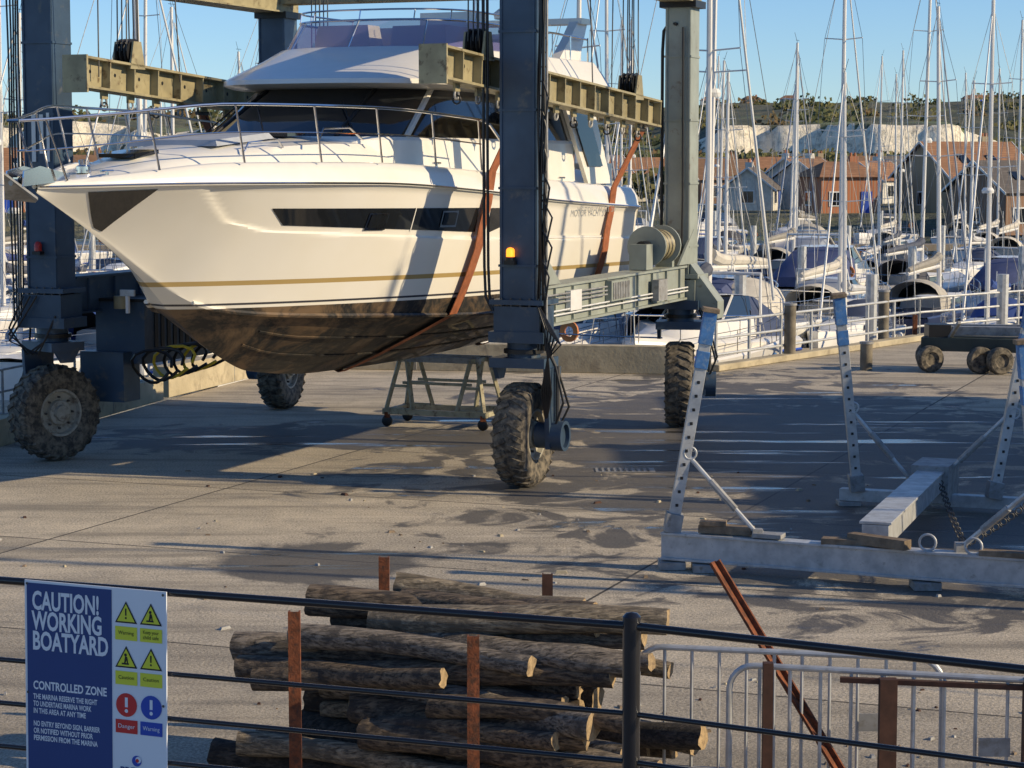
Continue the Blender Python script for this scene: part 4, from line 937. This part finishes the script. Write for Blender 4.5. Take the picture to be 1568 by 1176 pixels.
def house(nm,x,y,w_,d,h,rh,rot,wm,rm,hip=False):
    b=MB(); z0=land(x,y)-.3
    b.M=Matrix.Rotation(rot,4,'Z')
    b.box((0,0,z0+h/2),(w_,d,h),wm)
    e=.35; Zt=z0+h+.003; ix=(w_*.25 if hip else -e)
    vs=[(-w_/2-e,-d/2-e,Zt),(w_/2+e,-d/2-e,Zt),(w_/2+e,d/2+e,Zt),(-w_/2-e,d/2+e,Zt),(-w_/2+ix,0,Zt+rh),(w_/2-ix,0,Zt+rh)]
    b.add(vs,[(0,1,5,4),(2,3,4,5)]+([(1,2,5),(3,0,4)] if hip else []),rm)
    if not hip:
        for sx in (-1,1): b.add([(sx*w_/2,-d/2,Zt),(sx*w_/2,d/2,Zt),(sx*w_/2,0,Zt+rh*.95)],[(0,1,2)],wm)
        for sx in (-1,1):
            for sy in (-1,1): b.bar((sx*(w_/2+e+.02),sy*(d/2+e),Zt-.05),(sx*(w_/2+e+.02),0,Zt+rh-.05),.06,.16,m_wht)
    b.box((w_*.28,d*.1,Zt+rh-.2),(.8,.6,1.3),wm); 
    for q in (-.2,.2): b.tube((w_*.28+q,d*.1,Zt+rh+.45),(w_*.28+q,d*.1,Zt+rh+.75),.12,bw[0],8)
    fl=max(1,int(h/2.4)); nw=max(2,int(w_/2.6))
    for f in range(fl):
        for i in range(nw):
            wx=-w_/2+w_*(i+.5)/nw; wz=z0+1.5+f*2.4
            if f==0 and i==nw//2: b.box((wx,-d/2-.03,z0+1.05),(1.0,.08,2.1),m_sblu); continue
            b.box((wx,-d/2-.02,wz),(1.35,.08,1.25),m_wht); b.box((wx-.3,-d/2-.07,wz),(.52,.03,1.05),m_glass_bowrefl); b.box((wx+.3,-d/2-.07,wz),(.52,.03,1.05),m_glass_bowrefl)
        for sx in (-1,1):
            b.box((sx*(w_/2+.02),0,z0+1.5+f*2.4),(.08,1.2,1.2),m_wht); b.box((sx*(w_/2+.07),0,z0+1.5+f*2.4),(.03,1.0,1.0),m_glass_bowrefl)
    if h>3 and not hip and R()<.6:
        sn=math.atan2(rh,d/2+e)
        for q in (-w_*.2,w_*.12):
            b.box((q,-(d/2+e)*.5,Zt+rh*.5+.06),(.9,1.1,.08),m_glass_bowrefl,rot=Matrix.Rotation(sn,3,'X'))
    me=b.mesh(nm,30); o=bpy.data.objects.new(nm,me); scene.collection.objects.link(o); o.location=(x,y,0)
random.seed(9)
HS=[(1475,188,9,8,3.2,3.1,.45,1,1,0),(1552,172,8,7,3.2,2.5,.5,3,2,0),(1520,206,7,7,3.0,2.5,.9,2,0,0),(1282,186,5.5,5,3.3,1.3,.3,0,1,1),(1236,200,5,5.5,2.7,2.2,1.0,2,0,0),(1205,210,5.5,5,2.6,2.3,1.3,2,0,0),(1150,196,4.5,4.5,2.1,2.0,1.3,2,2,0),
 (1100,222,6,5,2.6,2.1,.3,3,0,0),(1335,222,6,5.5,2.5,2.0,.9,2,1,0),(1385,235,6.5,6,2.7,2.2,.5,0,2,0),(1178,262,8,6,2.6,2.1,.3,0,1,1),(1320,280,9,6.5,2.6,2.2,.3,2,0,1),(1420,262,8,6,2.7,2.2,.4,1,0,1),(1230,295,9,6.5,2.6,2.1,.3,1,0,1),(1060,255,8,6,2.6,2.1,.2,0,0,0),(1000,230,7,5.5,2.7,2.1,.4,2,1,0),
 (10,190,9,7,3.2,2.6,.3,0,1,0),(120,225,8,6,2.8,2.3,.3,3,0,0),(230,205,7,6,2.8,2.3,.4,2,0,0),(330,230,8,6,2.8,2.3,.1,0,2,0),(600,220,8,6,2.8,2.3,.1,0,2,0),(760,235,8,6,2.8,2.3,.4,1,0,0),(900,220,7,6,2.8,2.3,.4,2,1,0)]
for (px,y,w_,d,h,rh,rot,wi,ri,hp) in HS:
    x=(px-784)/3350*y; house('brick_house' if wi!=2 else 'rendered_house',x,y,w_,d,h,rh,rot,bw[wi],rf[ri],bool(hp))
for i,(px,w_) in enumerate(((1148,9),(1205,8),(1478,6),(1492,8),(1512,10),(1085,9))):
    y=1060; x=(px-784)/3350*y; house('ridge_house',x,y,w_,7,2.2,1.8,U(-.3,.3),bw[(i*2)%4],rf[i%2],True)
# ---------------------------------------------------------------- unseen sheds east of the yard, added to shade it in streaks
random.seed(4)
k=NT('corrugated_cladding'); wv=k.n('ShaderNodeTexWave'); wv.inputs['Scale'].default_value=3; wv.bands_direction='Y'; k.l(k.obj(),wv.inputs['Vector']); k.b.inputs['Base Color'].default_value=(.25,.28,.3,1); k.bump(wv.outputs[0],.6,.04); m_clad=k.m
def shed(y0,y1,h,x=18):
    b=MB(); d=6
    b.box((x+d/2,(y0+y1)/2,h/2),(d,y1-y0,h),m_clad)
    b.prism([(x-.3,y0-.2,h),(x+d/2,y0-.2,h+.9),(x+d+.3,y0-.2,h)],(0,y1-y0+.4,0),m_galvd)
    b.box((x-.03,(y0+y1)/2,1.5),(.08,min(3,(y1-y0)*.6),3),m_blue)
    b.finish('shade_shed')
for (a,c_,h) in ((18.6,19.3,5.6),(20.2,22.0,5.8),(22.9,24.4,6.8),(25.2,28.0,6.6),(28.9,31.5,7.4),(32.5,36,6.8),(37.1,39.5,6.8)): shed(a,c_,h)
